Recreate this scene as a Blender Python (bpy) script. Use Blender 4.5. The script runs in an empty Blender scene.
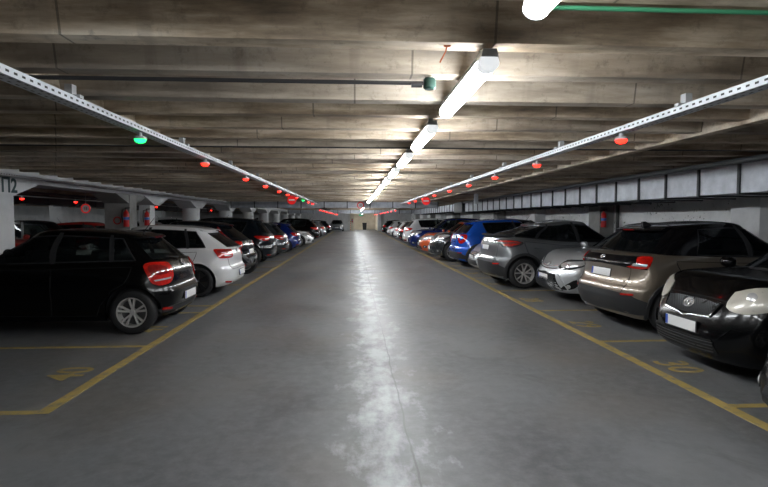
import bpy, bmesh, math, random
import numpy as np
from mathutils import Vector, Matrix
random.seed(7)
sc = bpy.context.scene
COL = sc.collection
PI = math.pi

# ---------------------------------------------------------------- camera, world, exposure
cam_d = bpy.data.cameras.new('camera'); cam = bpy.data.objects.new('camera', cam_d); COL.objects.link(cam)
cam_d.sensor_width = 36; cam_d.lens = 24.0; cam_d.clip_start = 0.05; cam_d.clip_end = 300
cam.location = (0, 0, 1.6)
cam.rotation_euler = (math.radians(90 - 2.72), 0, math.radians(-3.36))
sc.camera = cam
world = bpy.data.worlds.new('world'); sc.world = world; world.use_nodes = True
world.node_tree.nodes['Background'].inputs[0].default_value = (0.5, 0.55, 0.65, 1)
world.node_tree.nodes['Background'].inputs[1].default_value = 0.05
sc.view_settings.view_transform = 'Standard'; sc.view_settings.look = 'None'
sc.view_settings.gamma = 1; sc.view_settings.exposure = 1.15
TUBE = 38.0        # strength of the fluorescent diffusers over the aisle

# ---------------------------------------------------------------- materials
MATS = {}
def mat(name, col, rough=0.5, metal=0.0, coat=0.0, var=0.06, scale=6.0, bump=0.0, emit=None, estr=0.0, spec=None, rvar=0.08):
    if name in MATS: return MATS[name]
    m = bpy.data.materials.new(name); m.use_nodes = True; MATS[name] = m
    nt = m.node_tree; b = nt.nodes['Principled BSDF']
    b.inputs['Metallic'].default_value = metal
    b.inputs['Coat Weight'].default_value = coat; b.inputs['Coat Roughness'].default_value = 0.04
    if spec is not None: b.inputs['Specular IOR Level'].default_value = spec
    tc = nt.nodes.new('ShaderNodeTexCoord'); n = nt.nodes.new('ShaderNodeTexNoise')
    n.inputs['Scale'].default_value = scale; n.inputs['Detail'].default_value = 5
    nt.links.new(tc.outputs['Object'], n.inputs['Vector'])
    mix = nt.nodes.new('ShaderNodeMix'); mix.data_type = 'RGBA'
    mix.inputs[6].default_value = tuple(c*(1-var) for c in col) + (1,)
    mix.inputs[7].default_value = tuple(min(1, c*(1+var)) for c in col) + (1,)
    nt.links.new(n.outputs['Fac'], mix.inputs[0]); nt.links.new(mix.outputs[2], b.inputs['Base Color'])
    mr = nt.nodes.new('ShaderNodeMapRange'); mr.inputs[3].default_value = max(0.02, rough-rvar); mr.inputs[4].default_value = min(1, rough+rvar)
    nt.links.new(n.outputs['Fac'], mr.inputs[0]); nt.links.new(mr.outputs[0], b.inputs['Roughness'])
    if bump:
        bp = nt.nodes.new('ShaderNodeBump'); bp.inputs['Strength'].default_value = bump; bp.inputs['Distance'].default_value = 0.01
        nt.links.new(n.outputs['Fac'], bp.inputs['Height']); nt.links.new(bp.outputs[0], b.inputs['Normal'])
    if emit:
        b.inputs['Emission Color'].default_value = tuple(emit) + (1,); b.inputs['Emission Strength'].default_value = estr
    return m

def glass_mat(name, tint, body=(0.004, 0.005, 0.006)):
    if name in MATS: return MATS[name]
    m = bpy.data.materials.new(name); m.use_nodes = True; MATS[name] = m
    nt = m.node_tree; b = nt.nodes['Principled BSDF']; out = nt.nodes['Material Output']
    b.inputs['Base Color'].default_value = body + (1,); b.inputs['Roughness'].default_value = 0.03; b.inputs['Specular IOR Level'].default_value = .35
    tr = nt.nodes.new('ShaderNodeBsdfTransparent'); tr.inputs[0].default_value = (0.85, 0.95, 0.92, 1)
    mx = nt.nodes.new('ShaderNodeMixShader')
    lw = nt.nodes.new('ShaderNodeFresnel'); lw.inputs[0].default_value = 1.5
    mr = nt.nodes.new('ShaderNodeMapRange'); mr.inputs[1].default_value = 0.0; mr.inputs[2].default_value = 0.6
    mr.inputs[3].default_value = tint; mr.inputs[4].default_value = 1.0
    nt.links.new(lw.outputs[0], mr.inputs[0]); nt.links.new(mr.outputs[0], mx.inputs[0])
    nt.links.new(tr.outputs[0], mx.inputs[1]); nt.links.new(b.outputs[0], mx.inputs[2]); nt.links.new(mx.outputs[0], out.inputs[0])
    return m

RUB = mat('tyre_rubber', (0.012, 0.012, 0.013), 0.75, var=0.2, scale=20)
PLAS = mat('black_plastic', (0.018, 0.019, 0.021), 0.55, var=0.12, scale=30)
GLOSSB = mat('gloss_black', (0.004, 0.004, 0.005), 0.12, coat=0.2, spec=.35)
GAP = mat('panel_gap', (0.002, 0.002, 0.002), 0.9)
CHROME = mat('chrome', (0.80, 0.81, 0.83), 0.22, metal=.75, var=0.02)
ALLOY = mat('alloy_silver', (0.72, 0.71, 0.70), 0.32, metal=0.6)
ALLOYD = mat('alloy_dark', (0.02, 0.02, 0.022), 0.3, metal=0.3)
DISC = mat('brake_steel', (0.12, 0.12, 0.12), 0.4, metal=0.8)
SEAT = mat('seat_fabric', (0.03, 0.03, 0.033), 0.9, bump=0.3, scale=40)
REDL = mat('red_lens', (0.50, 0.010, 0.006), 0.12, coat=.8, var=0.7, scale=22, emit=(1.0, 0.02, 0.01), estr=0.0)
DREDL = mat('dark_red_lens', (0.22, 0.006, 0.006), 0.12, coat=1.0, var=0.5, scale=28)
CLEARL = mat('clear_lens', (0.55, 0.56, 0.56), 0.12, metal=0.35, coat=1.0, var=0.35, scale=14)
FOGL = mat('hazed_lens', (0.48, 0.46, 0.40), 0.3, metal=0.1, coat=0.7, var=0.18, scale=9)
DARKL = mat('smoked_lens', (0.05, 0.055, 0.06), 0.08, metal=0.2, coat=1.0, var=0.6, scale=30)
PLATE = mat('plate_white', (0.78, 0.78, 0.78), 0.35, var=0.02)
PBLUE = mat('plate_blue', (0.02, 0.08, 0.45), 0.4)
ORNG = mat('amber_lens', (0.8, 0.2, 0.02), 0.2, coat=0.8)
TINT = glass_mat('tinted_glass', 0.80)
GLASS = glass_mat('clear_glass', 0.42)
def paint(name, col, metal=0.4, rough=0.28, coat=1.0, spec=None):
    return mat('paint_' + name, col, rough, metal=metal, coat=coat, var=0.05, scale=3, rvar=0.02, spec=spec)

# ---------------------------------------------------------------- helpers
def tag(o, label=None, cat=None, group=None, kind=None):
    if label: o['label'] = label
    if cat: o['category'] = cat
    if group: o['group'] = group
    if kind: o['kind'] = kind
    return o
def empty(name, loc=(0, 0, 0), rz=0.0):
    o = bpy.data.objects.new(name, None); COL.objects.link(o); o.location = loc; o.rotation_euler = (0, 0, rz)
    o.empty_display_size = 0.1
    return o
def mesh_obj(name, V, F, mats, parent=None, smooth=True, fmi=None, angle=None):
    me = bpy.data.meshes.new(name); me.from_pydata([tuple(v) for v in V], [], F)
    if not isinstance(mats, (list, tuple)): mats = [mats]
    for m in mats: me.materials.append(m)
    if fmi is not None:
        for p, i in zip(me.polygons, fmi): p.material_index = i
    bm = bmesh.new(); bm.from_mesh(me); bmesh.ops.recalc_face_normals(bm, faces=bm.faces)
    if smooth:
        for f in bm.faces: f.smooth = True
        a = math.radians(angle if angle else 38)
        for e in bm.edges:
            if len(e.link_faces) == 2 and e.calc_face_angle(0) > a: e.smooth = False
    bm.to_mesh(me); bm.free()
    o = bpy.data.objects.new(name, me); COL.objects.link(o)
    if parent: o.parent = parent
    return o
class MB:
    """collects simple solids; build() links them as one mesh object"""
    def __init__(s): s.V = []; s.F = []; s.M = []
    def add(s, V, F, mi=0):
        n = len(s.V); s.V += [Vector(v) for v in V]; s.F += [tuple(i+n for i in f) for f in F]; s.M += [mi]*len(F); return s
    def box(s, c, d, mi=0, rot=None, bev=0.0):
        bm = bmesh.new(); bmesh.ops.create_cube(bm, size=1)
        for v in bm.verts: v.co = Vector((v.co.x*d[0], v.co.y*d[1], v.co.z*d[2]))
        if bev: bmesh.ops.bevel(bm, geom=list(bm.edges), offset=bev, segments=2, affect='EDGES', profile=0.6)
        M = Matrix.Translation(c) @ (rot.to_4x4() if rot else Matrix.Identity(4))
        bm.verts.index_update()
        s.add([M @ v.co for v in bm.verts], [[v.index for v in f.verts] for f in bm.faces], mi); bm.free(); return s
    def prism(s, outline, axis, a, b, mi=0):
        """2D outline extruded between a and b along axis (0,1,2)"""
        n = len(outline)
        def pt(q, t):
            l = list(q); l.insert(axis, t); return l
        V = [pt(q, a) for q in outline] + [pt(q, b) for q in outline]
        F = [tuple((i, (i+1) % n, (i+1) % n+n, i+n)) for i in range(n)] + [tuple(range(n))[::-1], tuple(range(n, 2*n))]
        return s.add(V, F, mi)
    def tube(s, pts, r, n=8, mi=0, closed=False):
        pts = [Vector(p) for p in pts]; V = []; F = []; m = len(pts)
        rr = r if isinstance(r, (list, tuple)) else [r]*m
        prev = None
        for i, p in enumerate(pts):
            if closed: t = pts[(i+1) % m]-pts[i-1]
            else: t = pts[min(i+1, m-1)]-pts[max(i-1, 0)]
            t.normalize()
            if prev is None: a = t.orthogonal().normalized()
            else: a = (prev-t*prev.dot(t)).normalized()
            prev = a; b = t.cross(a)
            for k in range(n):
                an = 2*PI*k/n; V.append(p+(a*math.cos(an)+b*math.sin(an))*rr[i])
        for i in range(m if closed else m-1):
            j = (i+1) % m
            for k in range(n): F.append((i*n+k, i*n+(k+1) % n, j*n+(k+1) % n, j*n+k))
        if not closed: F += [tuple(range(n))[::-1], tuple(range((m-1)*n, m*n))]
        return s.add(V, F, mi)
    def lathe(s, prof, n=32, axis='Z', c=(0, 0, 0), mi=0, rot=None, closed=False):
        """prof: (radius, height) pairs"""
        V = []; F = []; m = len(prof)
        for k in range(n):
            a = 2*PI*k/n
            for r, h in prof:
                if axis == 'Z': q = Vector((r*math.cos(a), r*math.sin(a), h))
                elif axis == 'Y': q = Vector((r*math.cos(a), h, r*math.sin(a)))
                else: q = Vector((h, r*math.cos(a), r*math.sin(a)))
                if rot: q = rot @ q
                V.append(q+Vector(c))
        for k in range(n):
            k2 = (k+1) % n
            for i in range(m if closed else m-1):
                i2 = (i+1) % m
                F.append((k*m+i, k2*m+i, k2*m+i2, k*m+i2))
        if not closed:
            if prof[0][0] > 1e-6: F.append(tuple(k*m for k in range(n)))
            if prof[-1][0] > 1e-6: F.append(tuple(k*m+m-1 for k in range(n))[::-1])
        return s.add(V, F, mi)
    def build(s, name, mats, parent=None, smooth=True, angle=None):
        o = mesh_obj(name, s.V, s.F, mats, parent, smooth, s.M, angle)
        return o

def lut(tab, n=200):
    """monotone-ish smooth interpolation of (x,y) pairs -> fast function"""
    xs = [t[0] for t in tab]; ys = [t[1] for t in tab]; k = len(xs)
    d = [(ys[i+1]-ys[i])/(xs[i+1]-xs[i]) for i in range(k-1)]
    m = [d[0]]+[0 if d[i-1]*d[i] <= 0 else 2*d[i-1]*d[i]/(d[i-1]+d[i]) for i in range(1, k-1)]+[d[-1]]
    x0, x1 = xs[0], xs[-1]; T = []
    j = 0
    for q in range(n+1):
        x = x0+(x1-x0)*q/n
        while j < k-2 and x > xs[j+1]: j += 1
        h = xs[j+1]-xs[j]; t = (x-xs[j])/h
        T.append((2*t**3-3*t**2+1)*ys[j]+(t**3-2*t*t+t)*h*m[j]+(-2*t**3+3*t*t)*ys[j+1]+(t**3-t*t)*h*m[j+1])
    def f(x):
        u = (x-x0)/(x1-x0)*n
        if u <= 0: return T[0]
        if u >= n: return T[n]
        i = int(u); return T[i]+(T[i+1]-T[i])*(u-i)
    return f
def catmull(pts, k):
    n = len(pts); out = []
    for i in range(n):
        p0, p1, p2, p3 = pts[i-1], pts[i], pts[(i+1) % n], pts[(i+2) % n]
        for j in range(k):
            t = j/k
            out.append(tuple(0.5*((2*b)+(c-a)*t+(2*a-5*b+4*c-d)*t*t+(3*b-a-3*c+d)*t**3) for a, b, c, d in zip(p0, p1, p2, p3)))
    return out
# ---------------------------------------------------------------- car bodies
class Skin:
    """A closed wall of rounded-rectangle loops. s runs from the bottom loop to the top loop, t round the loop:
    0 front centre, 1 middle of the left side, 2 rear centre, negative on the right side."""
    def __init__(k, cx, xf, xr, hw, zlo, zhi, pf=8, qf=3, pr=10, qr=4):
        k.sub = 5
        k.cx, k.xf, k.xr, k.hw, k.zlo, k.zhi = cx, xf, xr, hw, zlo, zhi
        k.q = []
        for ax, p, q in ((xf(.5), pf, qf), (xr(.5), pr, qr)):
            yc = 0.85; xc = (1-yc**q)**(1/p)
            ys = list(np.linspace(0, yc, 60)); xs = [(1-y**q)**(1/p) for y in ys]
            for x in np.linspace(xc, 0, 90)[1:]: xs.append(float(x)); ys.append((1-x**p)**(1/q))
            xs = np.array(xs); ys = np.array(ys)
            d = np.hypot(np.diff(xs)*ax, np.diff(ys)*hw(.5)); L = np.concatenate([[0], np.cumsum(d)]); L_ = L[-1]; L = L/L_
            k.len = getattr(k, 'len', [])+[float(L_)]
            T = np.linspace(0, 1, 401)
            k.q.append((np.interp(T, L, xs).tolist(), np.interp(T, L, ys).tolist(), xs, ys, L))
    def unit(k, t):
        sg = 1 if t >= 0 else -1; t = abs(t)
        if t > 2: t = 4-t; sg = -sg
        i, u = (0, t) if t <= 1 else (1, 2-t)
        X, Y = k.q[i][0], k.q[i][1]; u = min(max(u, 0), 1)*400; j = min(int(u), 399); f = u-j
        x = X[j]+(X[j+1]-X[j])*f; y = Y[j]+(Y[j+1]-Y[j])*f
        return (x if i == 0 else -x), y*sg
    def P(k, s, t):
        x, y = k.unit(t)
        X = k.cx+(x*k.xf(s) if x >= 0 else x*k.xr(s))
        lo = k.zlo(X)
        return Vector((X, y*k.hw(s), lo+s*(k.zhi(X)-lo)))
    def N(k, s, t):
        e = 0.012; a = k.P(min(s+e, 1.0), t)-k.P(max(s-e, 0.0), t); b = k.P(s, t+e)-k.P(s, t-e)
        n = b.cross(a)
        if n.length < 1e-9: n = Vector((1 if abs(t) < 1 else -1, 0, 0))
        n.normalize()
        if n.x*(k.P(s, t).x-k.cx)/3+n.y*k.P(s, t).y < 0: n = -n
        return n
    def S(k, x, z=None, s=None):
        """side point at x and height z (or fraction s)"""
        if s is None:
            lo = k.zlo(x); s = (z-lo)/(k.zhi(x)-lo)
        s = min(max(s, 0), 1)
        dx = x-k.cx
        i, ax = (0, k.xf(s)) if dx >= 0 else (1, k.xr(s))
        u = min(abs(dx)/ax, 0.9995); _, _, xs, ys, L = k.q[i]
        t = float(np.interp(-u, -xs, L))
        return (s, t if i == 0 else 2-t)
    def E(k, end, y, z=None, s=None):
        """front (end=0) or rear (end=1) point at y and height z (or fraction s)"""
        ss = 0.5 if s is None else s
        for _ in range(5):
            u = min(abs(y)/k.hw(ss), 0.9995); _, _, xs, ys, L = k.q[end]
            t = float(np.interp(u, ys, L)); tt = t if end == 0 else 2-t
            if y < 0: tt = -tt
            if s is not None: break
            X = k.P(ss, tt).x; lo = k.zlo(X); ss = min(max((z-lo)/(k.zhi(X)-lo), 0), 1)
        return (ss, tt)
    def Fp(k, y, z=None, s=None): return k.E(0, y, z, s)
    def R(k, y, z=None, s=None): return k.E(1, y, z, s)
    def D(k, d, z=None, s=None, end=1):
        """point d metres round the loop from the rear (end=1) or front (end=0) centre"""
        sg = 1 if d >= 0 else -1; u = abs(d)/k.len[end]; t = sg*(u if end == 0 else 2-u); ss = .5 if s is None else s
        if s is None:
            X = k.P(.7, t).x; lo = k.zlo(X); ss = min(max((z-lo)/(k.zhi(X)-lo), 0), 1)
        return (ss, t)
    # --- pieces that follow the skin
    def shape(k, name, pts, m, parent, off=.005, bulge=0., sm=0, rings=3, depth=.02, flip=False):
        """filled outline lying on the skin; pts are (s,t)"""
        if max(t for _, t in pts)-min(t for _, t in pts) > 2.2:      # outline straddles the rear centre line
            pts = [(s, t+4 if t < 0 else t) for s, t in pts]
        if flip: pts = [(s, -t) for s, t in pts]
        if sm: pts = catmull(pts, sm)
        else:
            q = []
            for i in range(len(pts)):
                a, b = pts[i], pts[(i+1) % len(pts)]
                for j in range(k.sub): q.append((a[0]+(b[0]-a[0])*j/k.sub, a[1]+(b[1]-a[1])*j/k.sub))
            pts = q
        n = len(pts); c = (sum(p[0] for p in pts)/n, sum(p[1] for p in pts)/n)
        V = []; F = []
        rr = [1.0]+[1-(i+1)/(rings+1) for i in range(rings)]
        def pt(s, t, o):
            s = min(max(s, 0), 1); return k.P(s, t)+k.N(s, t)*o
        for s, t in pts: V.append(pt(s, t, -depth))
        for r in rr:
            for s, t in pts: V.append(pt(c[0]+(s-c[0])*r, c[1]+(t-c[1])*r, off+bulge*(1-r*r)))
        V.append(pt(c[0], c[1], off+bulge)); m_ = len(rr)+1
        for i in range(m_-1):
            for j in range(n): F.append((i*n+j, i*n+(j+1) % n, (i+1)*n+(j+1) % n, (i+1)*n+j))
        for j in range(n): F.append(((m_-1)*n+j, (m_-1)*n+(j+1) % n, m_*n))
        return mesh_obj(name, V, F, m, parent, angle=50)
    def ribbon(k, name, pts, w, m, parent, off=.004, n=6, closed=False, flip=False, mb=None, depth=0.012):
        """narrow raised strip along the polyline pts (s,t)"""
        if flip: pts = [(s, -t) for s, t in pts]
        q = []
        m_ = len(pts)
        for i in range(m_ if closed else m_-1):
            a, b = pts[i], pts[(i+1) % m_]
            for j in range(n): q.append((a[0]+(b[0]-a[0])*j/n, a[1]+(b[1]-a[1])*j/n))
        if not closed: q.append(pts[-1])
        C = [k.P(*p) for p in q]; NN = [k.N(*p) for p in q]; V = []; F = []; L = len(q)
        for i in range(L):
            tg = (C[(i+1) % L]-C[i-1]) if closed else (C[min(i+1, L-1)]-C[max(i-1, 0)])
            sd = tg.cross(NN[i]);
            if sd.length < 1e-9: sd = Vector((0, 0, 1))
            sd = sd.normalized()*w/2
            V += [C[i]-sd-NN[i]*depth, C[i]-sd*.8+NN[i]*off, C[i]+sd*.8+NN[i]*off, C[i]+sd-NN[i]*depth]
        for i in range(L if closed else L-1):
            a, b = i*4, ((i+1) % L)*4
            for j in range(3): F.append((a+j, b+j, b+j+1, a+j+1))
        if not closed: F += [(0, 1, 2, 3), ((L-1)*4+3, (L-1)*4+2, (L-1)*4+1, (L-1)*4)]
        if mb is not None: mb.add(V, F); return None
        return mesh_obj(name, V, F, m, parent)

def make_wheel(root, x, y, r, w, rimr, spokes, style, rimm):
    """tyre with rim child; outer face towards sign(y)"""
    sg = 1 if y > 0 else -1
    h = w/2
    prof = [(rimr, h*.80), (rimr+.012, h*.97), (rimr+(r-rimr)*.45, h*1.03), (r-.025, h*.93), (r-.006, h*.72), (r, h*.3), (r, -h*.3), (r-.006, -h*.72), (r-.03, -h*.95), (rimr, -h*.8)]
    mb = MB(); mb.lathe([(a, b*sg) for a, b in prof], 40, 'Y', closed=True)
    ty = mb.build('wheel', RUB, root); ty.location = (x, y, r)
    rb = MB()
    def Y(v): return v*sg
    rb.lathe([(rimr+.004, Y(h*.86)), (rimr-.012, Y(h*.84)), (rimr-.02, Y(h*.6)), (rimr-.03, Y(-h*.7)), (rimr+.004, Y(-h*.8))], 36, 'Y', mi=0, closed=True)
    rb.lathe([(0.001, Y(-.02)), (rimr-.02, Y(-.02)), (rimr-.02, Y(-.035)), (0.001, Y(-.035))], 28, 'Y', mi=1)
    rb.lathe([(0.001, Y(h*.62)), (.03, Y(h*.62)), (.045, Y(h*.5)), (.05, Y(h*.1)), (0.001, Y(h*.1))], 20, 'Y', mi=0)
    def spoke(a0, a1, w0, w1, y0, y1):
        d0 = Vector((math.cos(a0), 0, math.sin(a0))); d1 = Vector((math.cos(a1), 0, math.sin(a1)))
        p0 = d0*.035; p1 = d1*(rimr-.012); sd = Vector((-(p1-p0).z, 0, (p1-p0).x)).normalized()
        V = []
        for p, ww, yy in ((p0, w0, y0), ((p0+p1)/2, (w0+w1)/2, (y0+y1)/2+.006), (p1, w1, y1)):
            for sgn, dy in ((-1, -.03), (-1, -.004), (-.7, 0), (.7, 0), (1, -.004), (1, -.03)):
                V.append(p+sd*sgn*ww/2+Vector((0, Y(yy+dy), 0)))
        F = []
        for i in range(2):
            for j in range(5): F.append((i*6+j, i*6+j+1, (i+1)*6+j+1, (i+1)*6+j))
        rb.add(V, F, 0)
    for i in range(spokes):
        a = 2*PI*i/spokes+.3
        if style == 'twin':
            spoke(a-.10, a-.20, .022, .030, h*.55, h*.78); spoke(a+.10, a+.20, .022, .030, h*.55, h*.78)
        elif style == 'wide': spoke(a, a, .05, .13, h*.5, h*.8)
        elif style == 'y':
            spoke(a, a-.28, .03, .026, h*.5, h*.8); spoke(a, a+.28, .03, .026, h*.5, h*.8)
        else: spoke(a, a, .035, .045, h*.55, h*.8)
    ri = rb.build('rim', [rimm, DISC], ty)
    return ty

def rounded_slab(mb, c, d, bev, rot=None, mi=0): mb.box(c, d, mi, rot, bev)

def plate(root, surf, st, w=.50, h=.11, pitch=0.0, name='number_plate', yaw=None, blue=-1):
    """flat plate standing on the skin at st"""
    p = surf.P(*st); n = surf.N(*st); sgx = 1 if n.x > 0 else -1
    R = Matrix.Rotation(0 if sgx > 0 else PI, 3, 'Z') @ Matrix.Rotation(-pitch, 3, 'Y')
    c = p+Vector((sgx*.012, 0, 0))
    mb = MB(); mb.box((0, 0, 0), (.008, w, h), 0, None, .003)
    o = mb.build(name, PLATE, root); o.matrix_local = Matrix.Translation(c) @ R.to_4x4()
    f = MB(); f.box((-.004, 0, 0), (.01, w+.02, h+.02), 0, None, .003); fo = f.build('plate_holder', PLAS, o)
    b = MB(); b.box((.0042, -w/2+.024, 0), (.003, .04, h-.008)); b.build('blue_band', PBLUE, o)
    return o

def disc_ring(mb, R, c, r, tr, mi=0, sx=1.0, sz=1.0, n=24):
    pts = [c+R @ Vector((0, sx*r*math.cos(2*PI*i/n), sz*r*math.sin(2*PI*i/n))) for i in range(n)]
    mb.tube(pts, tr, 6, mi, closed=True)

def emblem(root, surf, st, kind, size=.06, m=None):
    p = surf.P(*st); n = surf.N(*st); sgx = 1 if n.x > 0 else -1
    el = math.asin(max(-1, min(1, n.z)))
    R = Matrix.Rotation(0 if sgx > 0 else PI, 3, 'Z') @ Matrix.Rotation(-el, 3, 'Y')
    c = p+n*.014; mb = MB(); m = m or CHROME
    if kind == 'ovals':
        disc_ring(mb, R, c, size, size*.11, sz=.68)
        disc_ring(mb, R, c+R @ Vector((.002, 0, size*.12)), size*.62, size*.09, sz=.42)
        disc_ring(mb, R, c+R @ Vector((.004, 0, -size*.02)), size*.30, size*.09, sz=2.1)
    elif kind == 'roundel':
        disc_ring(mb, R, c, size, size*.12)
        def ln(a, b): mb.tube([c+R @ Vector((0, a[0]*size, a[1]*size)), c+R @ Vector((0, b[0]*size, b[1]*size))], size*.085, 6)
        ln((-.32, .9), (0, .12)); ln((.32, .9), (0, .12)); ln((-.85, .35), (-.42, -.8)); ln((-.42, -.8), (0, -.05)); ln((0, -.05), (.42, -.8)); ln((.42, -.8), (.85, .35))
    elif kind == 'chevrons':
        for z in (0, -.62):
            mb.tube([c+R @ Vector((0, -size, size*(z-.35))), c+R @ Vector((0, 0, size*(z+.35))), c+R @ Vector((0, size, size*(z-.35)))], size*.13, 6)
    else:
        disc_ring(mb, R, c, size, size*.18)
        mb.lathe([(.001, .004), (size*.8, .002), (size*.8, -.01), (.001, -.01)], 20, 'X', rot=R, c=c)
    return mb.build('emblem', m, root)

def build_car(name, label, loc, rz, pm, P, group=None, cat='car'):
    """P: dict of proportions. Front of the car is +x, left side +y."""
    root = empty(name, loc, rz); tag(root, label, cat, group)
    g = lambda k, d: P.get(k, d)
    L, W, H = g('L', 4.0), g('W', 1.70), g('H', 1.47)
    h2 = L/2; gc = g('gc', .19); belt = g('belt', .95); wr = g('wr', .31)
    fo, ro = g('fo', .80), g('ro', .72)
    axf, axr = h2-fo, -h2+ro
    hoodz = g('hood', .72); cowl = g('cowl', h2-1.12); fil = .035
    dk = g('deck', belt+.03)
    zt = lut([(-h2, dk-.02), (-h2+.35, dk), (-.2, belt+.01), (cowl-.3, belt), (cowl+.1, belt-.015), ((cowl+h2)/2+.05, g('hoodm', (belt+hoodz)/2+.055)), (h2-.18, g('hoodn', hoodz+.015)), (h2, hoodz-.05)])
    zb = lut([(-h2, gc+.08), (-h2+.35, gc+.01), (-h2+.6, gc), (h2-.6, gc), (h2-.3, gc+.0), (h2, gc+.03)])
    xf = lut([(a, b*h2) for a, b in g('xf', [(0, .95), (.1, .985), (.3, 1.0), (.5, .993), (.75, .965), (.9, .93), (1, .895)])])
    xr = lut([(a, b*h2) for a, b in g('xr', [(0, .955), (.1, .985), (.35, 1.0), (.46, .995), (.52, .972), (.8, .962), (1, .935)])])
    hw = lut([(a, b*W/2) for a, b in g('hw', [(0, .91), (.1, .962), (.3, .985), (.55, 1.0), (.72, .985), (.9, .955), (1, .915)])])
    B = Skin(0, xf, xr, hw, zb, lambda x: zt(x)-fil, g('pf', 8), g('qf', 3.0), g('pr', 10), g('qr', 3.6))
    # greenhouse
    bt = g('bhw', .895)*W/2; tw = g('thw', .66)*W/2
    rf0, rf1 = g('roof_f', cowl-.78), g('roof_r', -h2+.58)
    gb = g('gbase_r', -h2+.17)
    cxg = (rf0+rf1)/2
    gxf = lut([(0, cowl-cxg), (.5, (cowl*.52+rf0*.48)-cxg), (.9, rf0+.06-cxg), (1, rf0-cxg)])
    mr = g('rear_mid', .5)
    gxr = lut([(0, cxg-gb), (.5, cxg-(gb*(1-mr)+rf1*mr)), (.9, cxg-(rf1-.035)), (1, cxg-rf1)])
    ghw = lut([(0, bt), (.5, bt*.53+tw*.47+.02), (.85, tw+.045), (1, tw)])
    zr = lut(g('roofz', [(-h2, H-.13), (rf1, H-.07), (rf1+.6, H-.02), (-.35, H-.0), (rf0, H-.045), (cowl, H-.2)]))
    cr = .028
    G = Skin(cxg, gxf, gxr, ghw, lambda x: zt(x)-.03, lambda x: zr(x)-cr-.02, 6, 2.6, 8, 3.2)
    # lower body
    NT = 112; ss = [0, .03, .08, .15, .24, .34, .44, .5, .56, .66, .76, .86, .94, 1]
    V = []; F = []; MI = []
    ts = [-2+4*i/NT for i in range(NT)]
    for s in ss:
        for t in ts: V.append(B.P(s, t))
    rr = [.992, .975, .94, .9, .8, .68, .55, .42, .3, .18, .08]
    top = [B.P(1, t) for t in ts]; hc = g('crown', .045)
    for r in rr:
        for p in top:
            x = p.x*r if abs(p.x) > .001 else p.x; y = p.y*r
            V.append(Vector((x, y, zt(x)+hc*(1-r*r)-fil*(max(0, (r-.9)/.1))**2*1.0)))
    n = NT; rows = len(ss)+len(rr)
    def inG(x, y):
        dx = x-cxg; u = dx/(gxf(0)-.05) if dx > 0 else dx/(gxr(0)-.05)
        return abs(u) < 1 and abs(u)**6+abs(y/(bt-.02))**3 < 1
    for i in range(rows-1):
        for j in range(n):
            f = (i*n+j, i*n+(j+1) % n, (i+1)*n+(j+1) % n, (i+1)*n+j); F.append(f)
            c = sum((V[q] for q in f), Vector())/4
            MI.append(1 if i >= len(ss) and inG(c.x, c.y) else 0)
    V.append(Vector((0, 0, zt(0)+hc))); k = len(V)-1
    for j in range(n): F.append(((rows-1)*n+j, (rows-1)*n+(j+1) % n, k)); MI.append(1)
    V.append(Vector((0, 0, zb(0)))); k = len(V)-1
    for j in range(n): F.append(((j+1) % n, j, k)); MI.append(2)
    body = mesh_obj('body', V, F, [pm, SEAT, PLAS], root, fmi=MI)
    # wheel arches
    ar = wr+g('arch', .055)
    cut = MB()
    for x in (axf, axr):
        for sg in (1, -1):
            y0 = sg*(W/2-.30); y1 = sg*(W/2+.25)
            cut.lathe([(.0008, y0), (ar, y0), (ar, y1), (.0008, y1)], 40, 'Y', c=(x, 0, wr+.01), mi=2)
    co = cut.build('arch_cutter', [pm, SEAT, PLAS], None); 
    co.matrix_world = root.matrix_basis.copy()
    md = body.modifiers.new('arches', 'BOOLEAN'); md.object = co; md.solver = 'EXACT'; md.operation = 'DIFFERENCE'
    bpy.context.view_layer.update()
    dg = bpy.context.evaluated_depsgraph_get(); me = bpy.data.meshes.new_from_object(body.evaluated_get(dg))
    body.modifiers.clear(); old = body.data; body.data = me; bpy.data.meshes.remove(old)
    bpy.data.objects.remove(co)
    bm = bmesh.new(); bm.from_mesh(me)
    for f in bm.faces: f.smooth = True
    for e in bm.edges:
        e.smooth = not (len(e.link_faces) == 2 and e.calc_face_angle(0) > math.radians(35))
    bm.to_mesh(me); bm.free()
    # arch trims
    clad = g('clad', False); tm = PLAS if clad else pm; tw_ = g('cladw', .065 if clad else .018)
    for x0 in (axf, axr):
        for sg in (1, -1):
            Vv = []; Ff = []; K = 30; cnt = 0
            for i in range(K+1):
                a = -.30+(PI+.60)*i/K
                def q(rad, o):
                    x = x0+rad*math.cos(a); z = max(wr+.01+rad*math.sin(a), zb(x)+.015)
                    s, t = B.S(x, z); t = t*sg
                    return B.P(s, t)+B.N(s, t)*o
                Vv += [q(ar-.004, -.05), q(ar-.004, .012), q(ar+tw_*.7, .012), q(ar+tw_, -.006)]
            for i in range(K):
                for j in range(3): Ff.append((i*4+j, (i+1)*4+j, (i+1)*4+j+1, i*4+j+1))
            mesh_obj('wheel_arch_trim', Vv, Ff, tm, root)
    if clad:
        for sg in (1, -1):
            a, b = axr+ar+.05, axf-ar-.05
            B.shape('sill_trim', [B.S(a, s=.0), B.S(b, s=.0), B.S(b, s=.2), B.S(a, s=.2)], PLAS, root, .012, flip=sg < 0, rings=1)
    # greenhouse partition
    roofm = g('roofm', pm); pil = g('pillar', pm)
    fx0, fx1 = cowl-.22, rf0-.10
    bx0, bx1 = g('bpil', (-.12, -.22))
    rx0, rx1 = g('rwin', (-h2+1.05, rf1+.30))
    qx = g('qwin', None)
    yw = g('wy', .84)
    brk = []   # (st at s=0, st at s=1, kind of band that follows)
    brk.append((0.0, 0.0, 'W'))
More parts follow.
